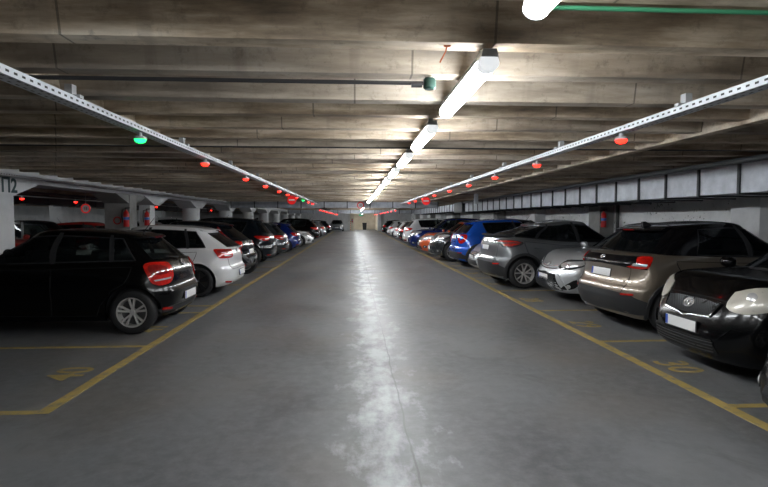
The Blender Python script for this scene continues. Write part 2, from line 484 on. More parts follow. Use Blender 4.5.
    brk.append((G.Fp(yw*bt, s=0)[1], G.Fp(yw*tw, s=1)[1], 'P'))
    brk.append((G.S(fx0, s=0)[1], G.S(fx1, s=1)[1], 'D'))
    brk.append((G.S(bx0+.03, s=0)[1], G.S(bx1+.03, s=1)[1], 'B'))
    brk.append((G.S(bx0-.03, s=0)[1], G.S(bx1-.03, s=1)[1], 'E'))
    brk.append((G.S(rx0, s=0)[1], G.S(rx1, s=1)[1], 'B' if qx else 'P'))
    if qx:
        brk.append((G.S(rx0-.045, s=0)[1], G.S(rx1-.045, s=1)[1], 'Q'))
        brk.append((G.S(qx[0], s=0)[1], G.S(qx[1], s=1)[1], 'P'))
    ry = g('ry', .84)
    brk.append((G.R(ry*bt, s=0)[1], G.R(ry*tw, s=1)[1], 'R'))
    brk.append((2.0, 2.0, None))
    sb, st_ = g('sb', .07), g('st', .9)
    Vp = []; Fp = []; Mp = []
    def band(a, b, s0, s1, nt, ns, sg, V, F, off=0.0):
        base = len(V)
        for i in range(ns+1):
            s = s0+(s1-s0)*i/ns
            for j in range(nt+1):
                u = j/nt; t = ((a[0]+(a[1]-a[0])*s)*(1-u)+(b[0]+(b[1]-b[0])*s)*u)
                p = G.P(s, t*sg)
                if off: p = p+G.N(s, t*sg)*off
                V.append(p)
        for i in range(ns):
            for j in range(nt):
                q = base+i*(nt+1)+j; F.append((q, q+1, q+nt+2, q+nt+1))
    names = {'W': 'windscreen', 'D': 'front_door_window', 'E': 'rear_door_window', 'Q': 'quarter_window', 'R': 'rear_window'}
    for i in range(len(brk)-1):
        a, b = brk[i], brk[i+1]; kd = a[2]
        nt = max(3, int(abs(b[0]-a[0])*16))
        if kd in ('P', 'B'):
            for sg in (1, -1):
                c0 = len(Fp); band(a, b, 0, 1, nt, 10, sg, Vp, Fp); Mp += [1 if kd == 'B' else 0]*(len(Fp)-c0)
        else:
            s1_ = st_ if kd not in 'R' else g('str', .86)
            s0_ = sb if kd not in 'R' else g('sbr', .10)
            for sg in (1, -1):
                for (u, v) in ((0, s0_), (s1_, 1)):
                    c0 = len(Fp); band(a, b, u, v, nt, 2, sg, Vp, Fp); Mp += [0]*(len(Fp)-c0)
            gm = g('glass_' + kd, g('glass', TINT) if kd in 'EQR' else g('glassf', GLASS))
            if kd in 'WR':
                Vg = []; Fg = []
                for sg in (1, -1): band(a, b, s0_, s1_, nt*2, 8, sg, Vg, Fg)
                o = mesh_obj(names[kd], Vg, Fg, gm, root)
            else:
                for sg in (1, -1):
                    Vg = []; Fg = []; band(a, b, s0_, s1_, nt, 8, sg, Vg, Fg)
                    mesh_obj(names[kd], Vg, Fg, gm, root)
                    # dark rubber surround
                    def pt(q, s): return (s, (q[0]+(q[1]-q[0])*s))
                    e = 1
                    pts = [pt(a, s0_), pt(b, s0_), pt(b, s1_), pt(a, s1_)]
                    G.ribbon('window_seal', pts, g('seal', .02), g('sealm', PLAS), root, .003, closed=True, flip=sg < 0, depth=.004)
    mesh_obj('window_frame', Vp, Fp, [pil, PLAS], root, fmi=Mp)
    # roof
    V = []; F = []; tt = [-2+4*i/80 for i in range(80)]; tp = [G.P(1, t) for t in tt]
    rr = [1, .985, .95, .88, .75, .6, .45, .3, .15]
    for r in rr:
        for p in tp:
            x = cxg+(p.x-cxg)*r; y = p.y*r
            V.append(Vector((x, y, zr(x)-.02+cr*(1-r*r)-cr*(0 if r < .9 else ((r-.9)/.1)**2*.95))))
    for i in range(len(rr)-1):
        for j in range(80): F.append((i*80+j, i*80+(j+1) % 80, (i+1)*80+(j+1) % 80, (i+1)*80+j))
    V.append(Vector((cxg, 0, zr(cxg)-.02+cr))); k = len(V)-1
    for j in range(80): F.append(((len(rr)-1)*80+j, (len(rr)-1)*80+(j+1) % 80, k))
    mesh_obj('roof', V, F, roofm, root)
    # seats
    for x, yy in ((.15+g('seatx', 0), .36), (.15+g('seatx', 0), -.36), (-.75+g('seatx', 0), .36), (-.75+g('seatx', 0), -.36)):
        mb = MB(); mb.box((x-.08, yy*W/1.7, belt-.05), (.12, .46, .45), 0, Matrix.Rotation(-.2, 3, 'Y'), .04)
        mb.box((x-.17, yy*W/1.7, belt+.26), (.09, .25, .17), 0, Matrix.Rotation(-.2, 3, 'Y'), .035)
        mb.build('seat', SEAT, root)
    sw = MB(); R = Matrix.Rotation(.45, 3, 'Y'); disc_ring(sw, R, Vector((.38+g('seatx', 0), .36, belt+.02)), .17, .014); sw.build('steering_wheel', PLAS, root)
    # doors
    db = g('dbot', .10)
    d1 = [(cowl-.12, .93), (cowl-.12, .5), (cowl-.16, db+.02), (bx0+.0, db), (bx0+.0, .93)]
    ra = axr+ar
    d2 = [(bx0-.012, .93), (bx0-.012, db), (ra+.10, db), (ra+.05, .28), (ra-.09, .52), (axr+.08, .66), (axr+.0, .93)]
    for sg in (1, -1):
        for dd in (d1, d2):
            if g('doors', 4) == 2 and dd is d2: continue
            pts = [B.S(x, s=s) for x, s in dd]
            do = B.shape('door', pts, pm, root, .006, flip=sg < 0, rings=6, depth=.002)
            B.ribbon('door_gap', pts, .009, GAP, do, .0068, closed=True, flip=sg < 0, depth=.002)
            xh = (dd[-1][0]+.10) if dd is d1 else dd[-1][0]+.30
            s, t = B.S(xh, s=.80); p = B.P(s, t*sg); nn = B.N(s, t*sg)
            mb = MB(); mb.tube([p+Vector((-.09, 0, 0))+nn*.006, p+Vector((-.085, 0, 0))+nn*.032, p+Vector((.085, 0, 0))+nn*.032, p+Vector((.09, 0, 0))+nn*.006], [.010, .013, .013, .010], 8)
            mb.build('door_handle', g('handlem', pm), do)
    # mirrors
    for sg in (1, -1):
        xm = cowl-.20; s, t = G.S(xm, s=.06); p = G.P(s, t*sg)
        mb = MB(); c = p+Vector((.04, sg*.13, .07))
        pr = [(.001, -.10), (.05, -.095), (.078, -.06), (.085, 0), (.078, .06), (.05, .095), (.001, .10)]
        mb.lathe([(a*.9, b*1.1) for a, b in pr], 16, 'Y', c=(0, 0, 0))
        mb.V = [Vector((v.x*(.95 if v.x > 0 else .35), v.y, v.z*.85+abs(v.x)*.1))+c for v in mb.V]
        mb.tube([p+Vector((0, -sg*.02, .0)), c+Vector((0, 0, -.04))], [.03, .028], 8)
        mo = mb.build('wing_mirror', g('mirrorm', pm), root)
        gl = MB(); gl.box(c+Vector((-.026, 0, .005)), (.012, .15, .10), 0, None, .005); gl.build('mirror_glass', CHROME, mo)
    # spoiler
    sp = g('spoiler', .10)
    if sp:
        V = []; F = []; K = 16
        for i in range(K+1):
            y = (-1+2*i/K)*tw*.93; s_, t_ = G.R(y, s=.985); p = G.P(s_, t_); z = p.z+.012+.012*(1-(y/tw)**2)
            bk = sp*(1-.25*abs(y/tw)**3)
            V += [(p.x+.10, y, z+.008), (p.x-bk*.5, y, z+.004), (p.x-bk, y, z-.022), (p.x-bk, y, z-.036), (p.x-bk*.4, y, z-.038), (p.x+.03, y, z-.04)]
        for i in range(K):
            for j in range(6): F.append((i*6+j, i*6+(j+1) % 6, (i+1)*6+(j+1) % 6, (i+1)*6+j))
        F += [tuple(range(6)), tuple(range(K*6, K*6+6))]
        so = mesh_obj('roof_spoiler', V, F, g('spoilm', roofm), root)
        xx = min(v[0] for v in V)
        mb = MB(); mb.box((xx-.002, 0, V[(K//2)*6+2][2]-.006), (.012, .26, .014)); mb.build('brake_light', DREDL, so)
    # antenna
    an = g('antenna', 'mast')
    xa = rf1+.12
    if an == 'mast':
        mb = MB(); mb.tube([(xa, 0, zr(xa)), (xa-.03, 0, zr(xa)+.05), (xa-.16, 0, zr(xa)+.22)], [.014, .006, .003], 6); mb.build('antenna', PLAS, root)
    elif an == 'fin':
        mb = MB(); mb.prism([(xa+.10, zr(xa)-.01), (xa-.03, zr(xa)+.055), (xa-.07, zr(xa)+.05), (xa-.07, zr(xa)-.02)], 1, -.022, .022); mb.build('antenna', g('finm', PLAS), root)
    # wheels
    for x in (axf, axr):
        for sg in (1, -1):
            make_wheel(root, x, sg*(W/2-.115), wr, g('tw', .20), g('rimr', .205), g('spokes', 5), g('rim', 'twin'), g('rimm', ALLOY))
    return root, B, G, dict(L=L, W=W, H=H, h2=h2, zt=zt, zb=zb, belt=belt, axf=axf, axr=axr, ar=ar, bt=bt, tw=tw, pm=pm, rf0=rf0, rf1=rf1, cowl=cowl, deck=dk)

def both(fn):
    for fl in (False, True): fn(fl)

def rear_wiper(root, G, m=PLAS):
    s0, t0 = G.R(0, s=.05); a = G.P(s0, t0)+G.N(s0, t0)*.02
    s1, t1 = G.R(.36, s=.16); b = G.P(s1, t1)+G.N(s1, t1)*.016
    mb = MB(); mb.tube([a, (a+b)/2+Vector((-.012, 0, 0)), b], [.014, .008, .005], 6); mb.build('rear_wiper', m, root)

def front_wipers(root, G):
    for y0, y1 in ((.10, .62), (-.55, .05)):
        a = G.P(*G.Fp(y0, s=.05)); b = G.P(*G.Fp(y1, s=.20)); n = G.N(*G.Fp(y0, s=.1))
        mb = MB(); mb.tube([a+n*.02, (a+b)/2+n*.02, b+n*.012], [.010, .007, .005], 6); mb.build('wiper', PLAS, root)

def generic_rear(root, B, G, D, P):
    """tail lamps, tailgate seam, plate, bumper, exhaust"""
    W2 = D['W']/2; bz = D['deck']; h2 = D['h2']; g = lambda k, d: P.get(k, d)
    z1 = g('tz1', bz-.05); z0 = g('tz0', bz-.24); yi = g('tyi', .60)*W2*1.0; xs = -h2+g('tx', .26)
    lm = g('lamp', REDL)
    def lamp(fl):
        if 'lampf' in P: return P['lampf'](root, B, G, D, fl)
        pts = [B.D(yi, z1-.02), B.D(W2*.8, z1), B.D(W2+.10, z1-.02), B.D(W2+.16, (z0+z1)/2+.03), B.D(W2+.04, z0+.03), B.D(W2*.8, z0), B.D(yi+.03, z0+.03)]
        o = B.shape('tail_lamp', pts, lm, root, .010, .008, sm=3, flip=fl)
        p = [B.D(yi+.09, z0+.07), B.D(W2*.82, z0+.06), B.D(W2*.82, z0+.09), B.D(yi+.09, z0+.10)]
        B.shape('reversing_lens', p, CLEARL, o, .020, .0, sm=0, flip=fl, rings=1, depth=.004)
    both(lamp)
    # tailgate seam
    q = [B.R(-W2*.70, z=bz-.06), B.R(-W2*.66, z=.56), B.R(W2*.66, z=.56), B.R(W2*.70, z=bz-.06)]
    q = [(s, t+4 if t < 0 else t) for s, t in q]
    B.ribbon('tailgate_seam', q[::-1], .008, GAP, root, .001, n=10, depth=.004)
    # lower valance
    vz = g('valz', .40)
    if P.get('clad'):
        zz = D['zb'](-h2)+.01; xe = D['axr']-D['ar']-.03
        def side(sg): return [(s_, t_*sg) for s_, t_ in (B.S(xe, z=zz), B.S(xe, z=vz-.12), B.S(-h2+.16, z=vz-.06))]
        q = [B.R(-W2*.8, z=zz), B.R(0, z=zz), B.R(W2*.8, z=zz)]+side(1)+[B.R(W2*.8, z=vz-.02), B.R(W2*.5, z=vz), B.R(0, z=vz), B.R(-W2*.5, z=vz), B.R(-W2*.8, z=vz-.02)]+side(-1)[::-1]
    else: q = [B.R(-W2*.8, z=D['zb'](-h2)+.01), B.R(0, z=D['zb'](-h2)+.01), B.R(W2*.8, z=D['zb'](-h2)+.01), B.R(W2*.86, z=vz-.04), B.R(W2*.6, z=vz), B.R(0, z=vz), B.R(-W2*.6, z=vz), B.R(-W2*.86, z=vz-.04)]
    vo = B.shape('rear_valance', q, g('valm', PLAS), root, .010, rings=5)
    def refl(fl):
        rz_ = g('reflz', vz-.03)
        B.shape('reflector', [B.D(W2*.68, rz_-.022), B.D(W2*.88, rz_-.014), B.D(W2*.88, rz_+.012), B.D(W2*.68, rz_+.004)], REDL, vo, .018, flip=fl, rings=1)
    both(refl)
    plate(root, B, B.R(0, z=g('platez', .72)), pitch=g('platep', .12))
    if g('emb', None): emblem(root, B, B.R(0, z=bz-.085), g('emb', None), .05)
    mb = MB(); mb.lathe([(.022, -.08), (.026, 0), (.022, 0), (.018, -.08)], 14, 'X', c=(-h2+.16, W2*.45, D['zb'](-h2)+.012), closed=True); mb.build('exhaust_pipe', CHROME, root)
    if g('wiper', True): rear_wiper(root, G)

def generic_front(root, B, G, D, P):
    W2 = D['W']/2; h2 = D['h2']; g = lambda k, d: P.get(k, d); hz = g('hlz', P.get('hood', .72)-.03)
    lm = g('hlamp', CLEARL); yi = g('hyi', .52)*W2; hh = g('hh', .13); xs = h2-g('hx', .42)
    def lamp(fl):
        if 'hlampf' in P: return P['hlampf'](root, B, G, D, fl)
        pts = [B.D(yi, hz-.02, end=0), B.D(W2*.8, hz+.02, end=0), B.D(W2+.22, hz+.075, end=0), B.D(W2+.12, hz-.02, end=0), B.D(W2*.85, hz-hh, end=0), B.D(yi+.02, hz-hh*.75, end=0)]
        o = B.shape('headlight', pts, lm, root, .006, .012, sm=3, flip=fl)
        s, t = B.D(W2*.80, hz-hh*.42, end=0); t = -t if fl else t
        p = B.P(s, t); n = B.N(s, t); R = n.to_track_quat('X', 'Z').to_matrix()
        mb = MB(); mb.lathe([(.001, .012), (.028, .010), (.038, 0), (.038, -.02), (.001, -.02)], 16, 'X', rot=R, c=p+n*.012); mb.build('headlight_lens', CHROME, o)
    both(lamp)
    if 'frontf' in P:
        P['frontf'](root, B, G, D); front_wipers(root, G); return
    gt, gb_ = g('gt', hz-.03), g('gb', hz-.15); gw = g('gw', .48)*W2
    q = [B.Fp(-gw, z=gt), B.Fp(0, z=gt), B.Fp(gw, z=gt), B.Fp(gw*.85, z=gb_), B.Fp(0, z=gb_), B.Fp(-gw*.85, z=gb_)]
    go = B.shape('grille', q, g('grm', PLAS), root, .007, rings=3)
    for i in range(g('gbars', 2)):
        z = gb_+(gt-gb_)*(i+1)/(g('gbars', 2)+1)
        B.ribbon('grille_bar', [B.Fp(-gw*.9, z=z), B.Fp(0, z=z), B.Fp(gw*.9, z=z)], .012, g('barm', CHROME), go, .012)
    # lower intake
    z0, z1 = D['zb'](h2)+.06, g('it', .42); iw = g('iw', .66)*W2
    q = [B.Fp(-iw, z=z0), B.Fp(0, z=z0), B.Fp(iw, z=z0), B.Fp(iw*.86, z=z1), B.Fp(0, z=z1), B.Fp(-iw*.86, z=z1)]
    io = B.shape('lower_intake', q, PLAS, root, .006, rings=3)
    B.ribbon('intake_bar', [B.Fp(-iw*.9, z=(z0+z1)/2), B.Fp(0, z=(z0+z1)/2), B.Fp(iw*.9, z=(z0+z1)/2)], .014, PLAS, io, .014)
    def fog(fl):
        pts = [B.Fp(W2*.74, z=.36), B.Fp(W2*.86, z=.34), B.Fp(W2*.88, z=.42), B.Fp(W2*.78, z=.46)]
        o = B.shape('fog_lamp_recess', pts, PLAS, root, .006, sm=2, flip=fl)
        s, t = B.Fp(W2*.81, z=.395); t = -t if fl else t; p = B.P(s, t); n = B.N(s, t); R = n.to_track_quat('X', 'Z').to_matrix()
        mb = MB(); mb.lathe([(.001, .006), (.03, .004), (.036, -.006), (.001, -.01)], 16, 'X', rot=R, c=p+n*.010); mb.build('fog_lamp', CLEARL, o)
    both(fog)
    plate(root, B, B.Fp(0, z=g('fplatez', .50)), pitch=0)
    if g('emb', None): emblem(root, B, B.Fp(0, z=g('embz', (gt+gb_)/2)), g('emb', None), g('embs', .065))
    front_wipers(root, G)
# ---------------------------------------------------------------- surfaces of the hall
def ramp_mat(name, stops, scale, rough=(.5, .8), stretch=(1, 1, 1), bump=.2, detail=8, second=None, spec=.5):
    m = bpy.data.materials.new(name); m.use_nodes = True; nt = m.node_tree; b = nt.nodes['Principled BSDF']
    b.inputs['Specular IOR Level'].default_value = spec
    tc = nt.nodes.new('ShaderNodeTexCoord'); mp = nt.nodes.new('ShaderNodeMapping'); mp.inputs['Scale'].default_value = stretch
    nt.links.new(tc.outputs['Object'], mp.inputs[0])
    n = nt.nodes.new('ShaderNodeTexNoise'); n.inputs['Scale'].default_value = scale; n.inputs['Detail'].default_value = detail; n.inputs['Roughness'].default_value = .62
    nt.links.new(mp.outputs[0], n.inputs['Vector'])
    r = nt.nodes.new('ShaderNodeValToRGB'); e = r.color_ramp.elements
    while len(e) < len(stops): e.new(.5)
    for i, (p, c) in enumerate(stops): e[i].position = p; e[i].color = tuple(c)+(1,)
    nt.links.new(n.outputs['Fac'], r.inputs[0])
    mr = nt.nodes.new('ShaderNodeMapRange'); mr.inputs[1].default_value = .3; mr.inputs[2].default_value = .7; mr.inputs[3].default_value = rough[0]; mr.inputs[4].default_value = rough[1]
    nt.links.new(n.outputs['Fac'], mr.inputs[0]); nt.links.new(mr.outputs[0], b.inputs['Roughness'])
    bp = nt.nodes.new('ShaderNodeBump'); bp.inputs['Strength'].default_value = bump; bp.inputs['Distance'].default_value = .02
    nt.links.new(n.outputs['Fac'], bp.inputs['Height']); nt.links.new(bp.outputs[0], b.inputs['Normal'])
    nt.links.new(r.outputs[0], b.inputs['Base Color'])
    return m, nt, b, tc, r, n, mr

def N(nt, t, **kw):
    n = nt.nodes.new(t)
    for a, v in kw.items(): setattr(n, a, v)
    return n
def M_(nt, op, a, b=None, c=None, clamp=False):
    n = nt.nodes.new('ShaderNodeMath'); n.operation = op; n.use_clamp = clamp
    for i, v in enumerate((a, b, c)):
        if v is None: continue
        if isinstance(v, (int, float)): n.inputs[i].default_value = v
        else: nt.links.new(v, n.inputs[i])
    return n.outputs[0]
def MIX(nt, f, a, b, mode='MIX'):
    n = nt.nodes.new('ShaderNodeMix'); n.data_type = 'RGBA'; n.blend_type = mode
    for i, v in ((0, f), (6, a), (7, b)):
        if isinstance(v, (int, float)): n.inputs[i].default_value = v
        elif isinstance(v, tuple): n.inputs[i].default_value = v+(1,)
        else: nt.links.new(v, n.inputs[i])
    return n.outputs[2]

def floor_material():
    m, nt, b, tc, r, n, mr = ramp_mat('screed_floor', [(.25, (.060, .062, .066)), (.48, (.110, .113, .118)), (.75, (.185, .188, .193))], .9, (.36, .60), (1.0, .55, 1), .06, 10)
    sx = N(nt, 'ShaderNodeSeparateXYZ'); nt.links.new(tc.outputs['Object'], sx.inputs[0]); X, Y = sx.outputs[0], sx.outputs[1]
    # fine scuffs
    n2 = N(nt, 'ShaderNodeTexNoise'); n2.inputs['Scale'].default_value = 9; n2.inputs['Detail'].default_value = 8; n2.inputs['Roughness'].default_value = .7
    nt.links.new(tc.outputs['Object'], n2.inputs['Vector'])
    c = MIX(nt, M_(nt, 'MULTIPLY', M_(nt, 'SUBTRACT', n2.outputs[0], .40, clamp=True), 3.0, clamp=True), r.outputs[0], (.165, .17, .175))
    n6 = N(nt, 'ShaderNodeTexNoise'); n6.inputs['Scale'].default_value = 2.2; n6.inputs['Detail'].default_value = 10; n6.inputs['Roughness'].default_value = .72; n6.inputs['Distortion'].default_value = 1.2
    nt.links.new(tc.outputs['Object'], n6.inputs['Vector'])
    c = MIX(nt, M_(nt, 'MULTIPLY', M_(nt, 'SUBTRACT', n6.outputs[0], .52, clamp=True), 3.0, clamp=True), c, (.062, .062, .064))
    # brownish wheel dirt in broad lanes
    n3 = N(nt, 'ShaderNodeTexNoise'); n3.inputs['Scale'].default_value = .55; n3.inputs['Detail'].default_value = 4; nt.links.new(tc.outputs['Object'], n3.inputs['Vector'])
    br = M_(nt, 'MULTIPLY', M_(nt, 'SUBTRACT', n3.outputs[0], .48, clamp=True), 2.6, clamp=True)
    c = MIX(nt, M_(nt, 'MULTIPLY', br, .75), c, (.160, .130, .102))
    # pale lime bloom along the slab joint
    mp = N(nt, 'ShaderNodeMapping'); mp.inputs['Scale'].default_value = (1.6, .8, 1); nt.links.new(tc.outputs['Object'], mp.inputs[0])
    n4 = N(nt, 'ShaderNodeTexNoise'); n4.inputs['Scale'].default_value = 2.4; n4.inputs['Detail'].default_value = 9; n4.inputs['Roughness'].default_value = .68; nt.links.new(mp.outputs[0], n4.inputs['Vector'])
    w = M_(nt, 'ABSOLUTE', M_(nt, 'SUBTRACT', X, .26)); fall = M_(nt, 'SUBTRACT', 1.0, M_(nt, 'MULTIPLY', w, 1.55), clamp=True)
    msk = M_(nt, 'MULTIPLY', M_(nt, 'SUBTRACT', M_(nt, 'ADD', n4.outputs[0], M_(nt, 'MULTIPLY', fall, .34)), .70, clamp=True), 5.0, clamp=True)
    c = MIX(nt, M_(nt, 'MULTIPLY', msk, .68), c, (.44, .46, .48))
    # the joint itself, slightly wandering
    n5 = N(nt, 'ShaderNodeTexNoise'); n5.inputs['Scale'].default_value = 1.5; n5.inputs['Detail'].default_value = 6; nt.links.new(tc.outputs['Object'], n5.inputs['Vector'])
    off = M_(nt, 'MULTIPLY', M_(nt, 'SUBTRACT', n5.outputs[0], .5), .10)
    jd = M_(nt, 'ABSOLUTE', M_(nt, 'SUBTRACT', M_(nt, 'ADD', X, off), .40))
    jm = M_(nt, 'MULTIPLY', M_(nt, 'LESS_THAN', jd, M_(nt, 'MULTIPLY', n2.outputs[0], .014)), .8)
    # two transverse joints
    for yj in (15.3, 38.0, 55.0):
        jy = M_(nt, 'LESS_THAN', M_(nt, 'ABSOLUTE', M_(nt, 'SUBTRACT', M_(nt, 'ADD', Y, M_(nt, 'MULTIPLY', off, .5)), yj)), .05)
        jm = M_(nt, 'MAXIMUM', jm, jy)
    c = MIX(nt, M_(nt, 'MULTIPLY', jm, .75), c, (.05, .05, .052))
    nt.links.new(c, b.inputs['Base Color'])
    return m
FLOORM = floor_material()

def ceiling_material():
    m, nt, b, tc, r, n, mr = ramp_mat('board_marked_concrete', [(.28, (.075, .052, .033)), (.42, (.30, .225, .15)), (.53, (.58, .475, .35)), (.68, (.86, .77, .64))], 1.5, (.6, .9), (.5, 1.6, 3.5), .35, 9)
    # stained darker runs and greyer members
    mp = N(nt, 'ShaderNodeMapping'); mp.inputs['Scale'].default_value = (.12, 1.5, .1); nt.links.new(tc.outputs['Object'], mp.inputs[0])
    n2 = N(nt, 'ShaderNodeTexNoise'); n2.inputs['Scale'].default_value = 1.0; n2.inputs['Detail'].default_value = 3; nt.links.new(mp.outputs[0], n2.inputs['Vector'])
    c = MIX(nt, M_(nt, 'MULTIPLY', M_(nt, 'SUBTRACT', n2.outputs[0], .42, clamp=True), 2.4, clamp=True), r.outputs[0], (.30, .28, .255))
    mp3 = N(nt, 'ShaderNodeMapping'); mp3.inputs['Scale'].default_value = (7, 1, .5); nt.links.new(tc.outputs['Object'], mp3.inputs[0])
    n3 = N(nt, 'ShaderNodeTexNoise'); n3.inputs['Scale'].default_value = 1.0; n3.inputs['Detail'].default_value = 4; nt.links.new(mp3.outputs[0], n3.inputs['Vector'])
    st = M_(nt, 'MULTIPLY', M_(nt, 'SUBTRACT', n3.outputs[0], .58, clamp=True), 4.0, clamp=True)
    c = MIX(nt, M_(nt, 'MULTIPLY', st, .55), c, (.15, .12, .10))
    n7 = N(nt, 'ShaderNodeTexNoise'); n7.inputs['Scale'].default_value = 11; n7.inputs['Detail'].default_value = 8; n7.inputs['Roughness'].default_value = .75; nt.links.new(tc.outputs['Object'], n7.inputs['Vector'])
    c = MIX(nt, M_(nt, 'MULTIPLY', M_(nt, 'SUBTRACT', n7.outputs[0], .54, clamp=True), 3.5, clamp=True), c, (.13, .105, .08))
    # board joints across the ribs
    sx = N(nt, 'ShaderNodeSeparateXYZ'); nt.links.new(tc.outputs['Object'], sx.inputs[0])
    fr = M_(nt, 'FRACT', M_(nt, 'MULTIPLY', M_(nt, 'ADD', sx.outputs[0], M_(nt, 'MULTIPLY', M_(nt, 'FLOOR', M_(nt, 'MULTIPLY', sx.outputs[1], 1.52)), .37)), .45))
    jl = M_(nt, 'LESS_THAN', fr, .006)
    c = MIX(nt, M_(nt, 'MULTIPLY', jl, .6), c, (.04, .035, .03))
    nt.links.new(c, b.inputs['Base Color'])
    return m
CEILM = ceiling_material()
WALLM = ramp_mat('white_painted_wall', [(.25, (.42, .43, .44)), (.45, (.60, .61, .62)), (.8, (.72, .72, .72))], 1.6, (.6, .85), (1, 1, 1), .08)[0]
def mould_wall():
    m, nt, b, tc, r, n, mr = ramp_mat('spotted_white_wall', [(.25, (.62, .63, .63)), (.5, (.80, .81, .81)), (.8, (.86, .86, .85))], 1.2, (.6, .85), (1, 1, 1), .08)
    n2 = N(nt, 'ShaderNodeTexNoise'); n2.inputs['Scale'].default_value = 13; n2.inputs['Detail'].default_value = 5; nt.links.new(tc.outputs['Object'], n2.inputs['Vector'])
    n3 = N(nt, 'ShaderNodeTexNoise'); n3.inputs['Scale'].default_value = 1.1; nt.links.new(tc.outputs['Object'], n3.inputs['Vector'])
    k = M_(nt, 'MULTIPLY', M_(nt, 'SUBTRACT', M_(nt, 'ADD', n2.outputs[0], M_(nt, 'MULTIPLY', n3.outputs[0], .3)), .78, clamp=True), 14, clamp=True)
    nt.links.new(MIX(nt, k, r.outputs[0], (.10, .12, .09)), b.inputs['Base Color']); return m
MOULD = mould_wall()
CONC = ramp_mat('grey_concrete', [(.25, (.16, .16, .155)), (.5, (.27, .27, .26)), (.8, (.36, .355, .345))], 2.5, (.6, .9), (1, 1, 1), .15)[0]
TANW = ramp_mat('cream_wall', [(.25, (.50, .44, .34)), (.5, (.66, .59, .47)), (.8, (.75, .69, .58))], 2.0, (.6, .9), (1, 1, 1), .08)[0]
WHITEC = ramp_mat('white_painted_concrete', [(.25, (.50, .51, .52)), (.5, (.66, .67, .68)), (.8, (.76, .77, .78))], 2.0, (.55, .8), (1, 1, 1), .08)[0]
GALV = ramp_mat('galvanised_duct', [(.25, (.34, .37, .41)), (.5, (.50, .53, .58)), (.8, (.70, .73, .77))], 3.5, (.38, .6), (1, 1, 1), .05)[0]
GALV.node_tree.nodes['Principled BSDF'].inputs['Metallic'].default_value = .35
FLANGE = mat('dark_flange', (.045, .05, .055), .5, metal=.4)
DSTEEL = mat('dark_steel_duct', (.03, .034, .04), .45, metal=.4, scale=2)
PIPE = mat('grey_pipe', (.10, .11, .12), .45, metal=.2)
DPIPE = mat('dark_pipe', (.03, .03, .032), .5)
GREENP = mat('green_pipe', (.03, .16, .08), .4)
YEL = ramp_mat('worn_yellow_paint', [(.34, (.16, .145, .11)), (.46, (.33, .245, .085)), (.7, (.43, .31, .08))], 9, (.5, .75), (1, 1, 1), .1)[0]
REDP = mat('red_paint', (.55, .012, .012), .35, coat=.3)
WHITEP = mat('white_enamel', (.8, .8, .8), .4)
BLUEP = mat('blue_label', (.05, .15, .5), .5)
HOUS = mat('lamp_housing', (.42, .43, .44), .45)
LEDR = mat('red_led', (.6, .01, .01), .3, emit=(1, .012, .006), estr=5)
LEDG = mat('green_led', (.01, .5, .08), .3, emit=(.01, 1, .12), estr=2.5)
DIFF = mat('lamp_diffuser', (.8, .8, .8), .3, emit=(.93, .97, 1.0), estr=TUBE)
DIFFB = mat('lamp_diffuser_far_aisle', (.8, .8, .8), .3, emit=(.9, .97, 1.0), estr=TUBE*.4)
def tray_mat():
    m = bpy.data.materials.new('slotted_tray'); m.use_nodes = True; nt = m.node_tree; b = nt.nodes['Principled BSDF']
    b.inputs['Metallic'].default_value = .3; b.inputs['Roughness'].default_value = .45
    tc = N(nt, 'ShaderNodeTexCoord'); sx = N(nt, 'ShaderNodeSeparateXYZ'); nt.links.new(tc.outputs['Object'], sx.inputs[0])
    fy = M_(nt, 'ABSOLUTE', M_(nt, 'SUBTRACT', M_(nt, 'FRACT', M_(nt, 'MULTIPLY', sx.outputs[1], 14.0)), .5))
    def near(v, c, w): return M_(nt, 'LESS_THAN', M_(nt, 'ABSOLUTE', M_(nt, 'SUBTRACT', M_(nt, 'ABSOLUTE', v), c)), w)
    u = M_(nt, 'MAXIMUM', near(sx.outputs[0], .027, .007), M_(nt, 'MULTIPLY', near(sx.outputs[2], .0, .007), M_(nt, 'GREATER_THAN', M_(nt, 'ABSOLUTE', sx.outputs[0]), .054)))
    hole = M_(nt, 'MULTIPLY', u, M_(nt, 'LESS_THAN', fy, .22))
    nz = N(nt, 'ShaderNodeTexNoise'); nz.inputs['Scale'].default_value = 5; nt.links.new(tc.outputs['Object'], nz.inputs['Vector'])
    base = MIX(nt, nz.outputs[0], (.50, .53, .57), (.68, .71, .74))
    nt.links.new(MIX(nt, hole, base, (.02, .02, .02)), b.inputs['Base Color']); return m
TRAY = tray_mat()

# ---------------------------------------------------------------- structure
YB, YE = -9.0, 72.0; XL, XR = -23.0, 8.1; ZR, ZS = 2.53, 2.79
def sbox(name, a, b, m, bev=0.0, kind='structure'):
    mb = MB(); c = [(p+q)/2 for p, q in zip(a, b)]; d = [abs(q-p) for p, q in zip(a, b)]
    mb.box(c, d, 0, None, bev); o = mb.build(name, m)
    if kind: o['kind'] = kind
    return o
mb = MB(); mb.add([(XL-.3, YB-.3, 0), (XR+.3, YB-.3, 0), (XR+.3, YE+9, 0), (XL-.3, YE+9, 0), (XL-.3, YB-.3, -.2), (XR+.3, YB-.3, -.2), (XR+.3, YE+9, -.2), (XL-.3, YE+9, -.2)], [(0, 1, 2, 3), (7, 6, 5, 4), (0, 4, 5, 1), (1, 5, 6, 2), (2, 6, 7, 3), (3, 7, 4, 0)])
mb.build('floor', FLOORM)['kind'] = 'structure'
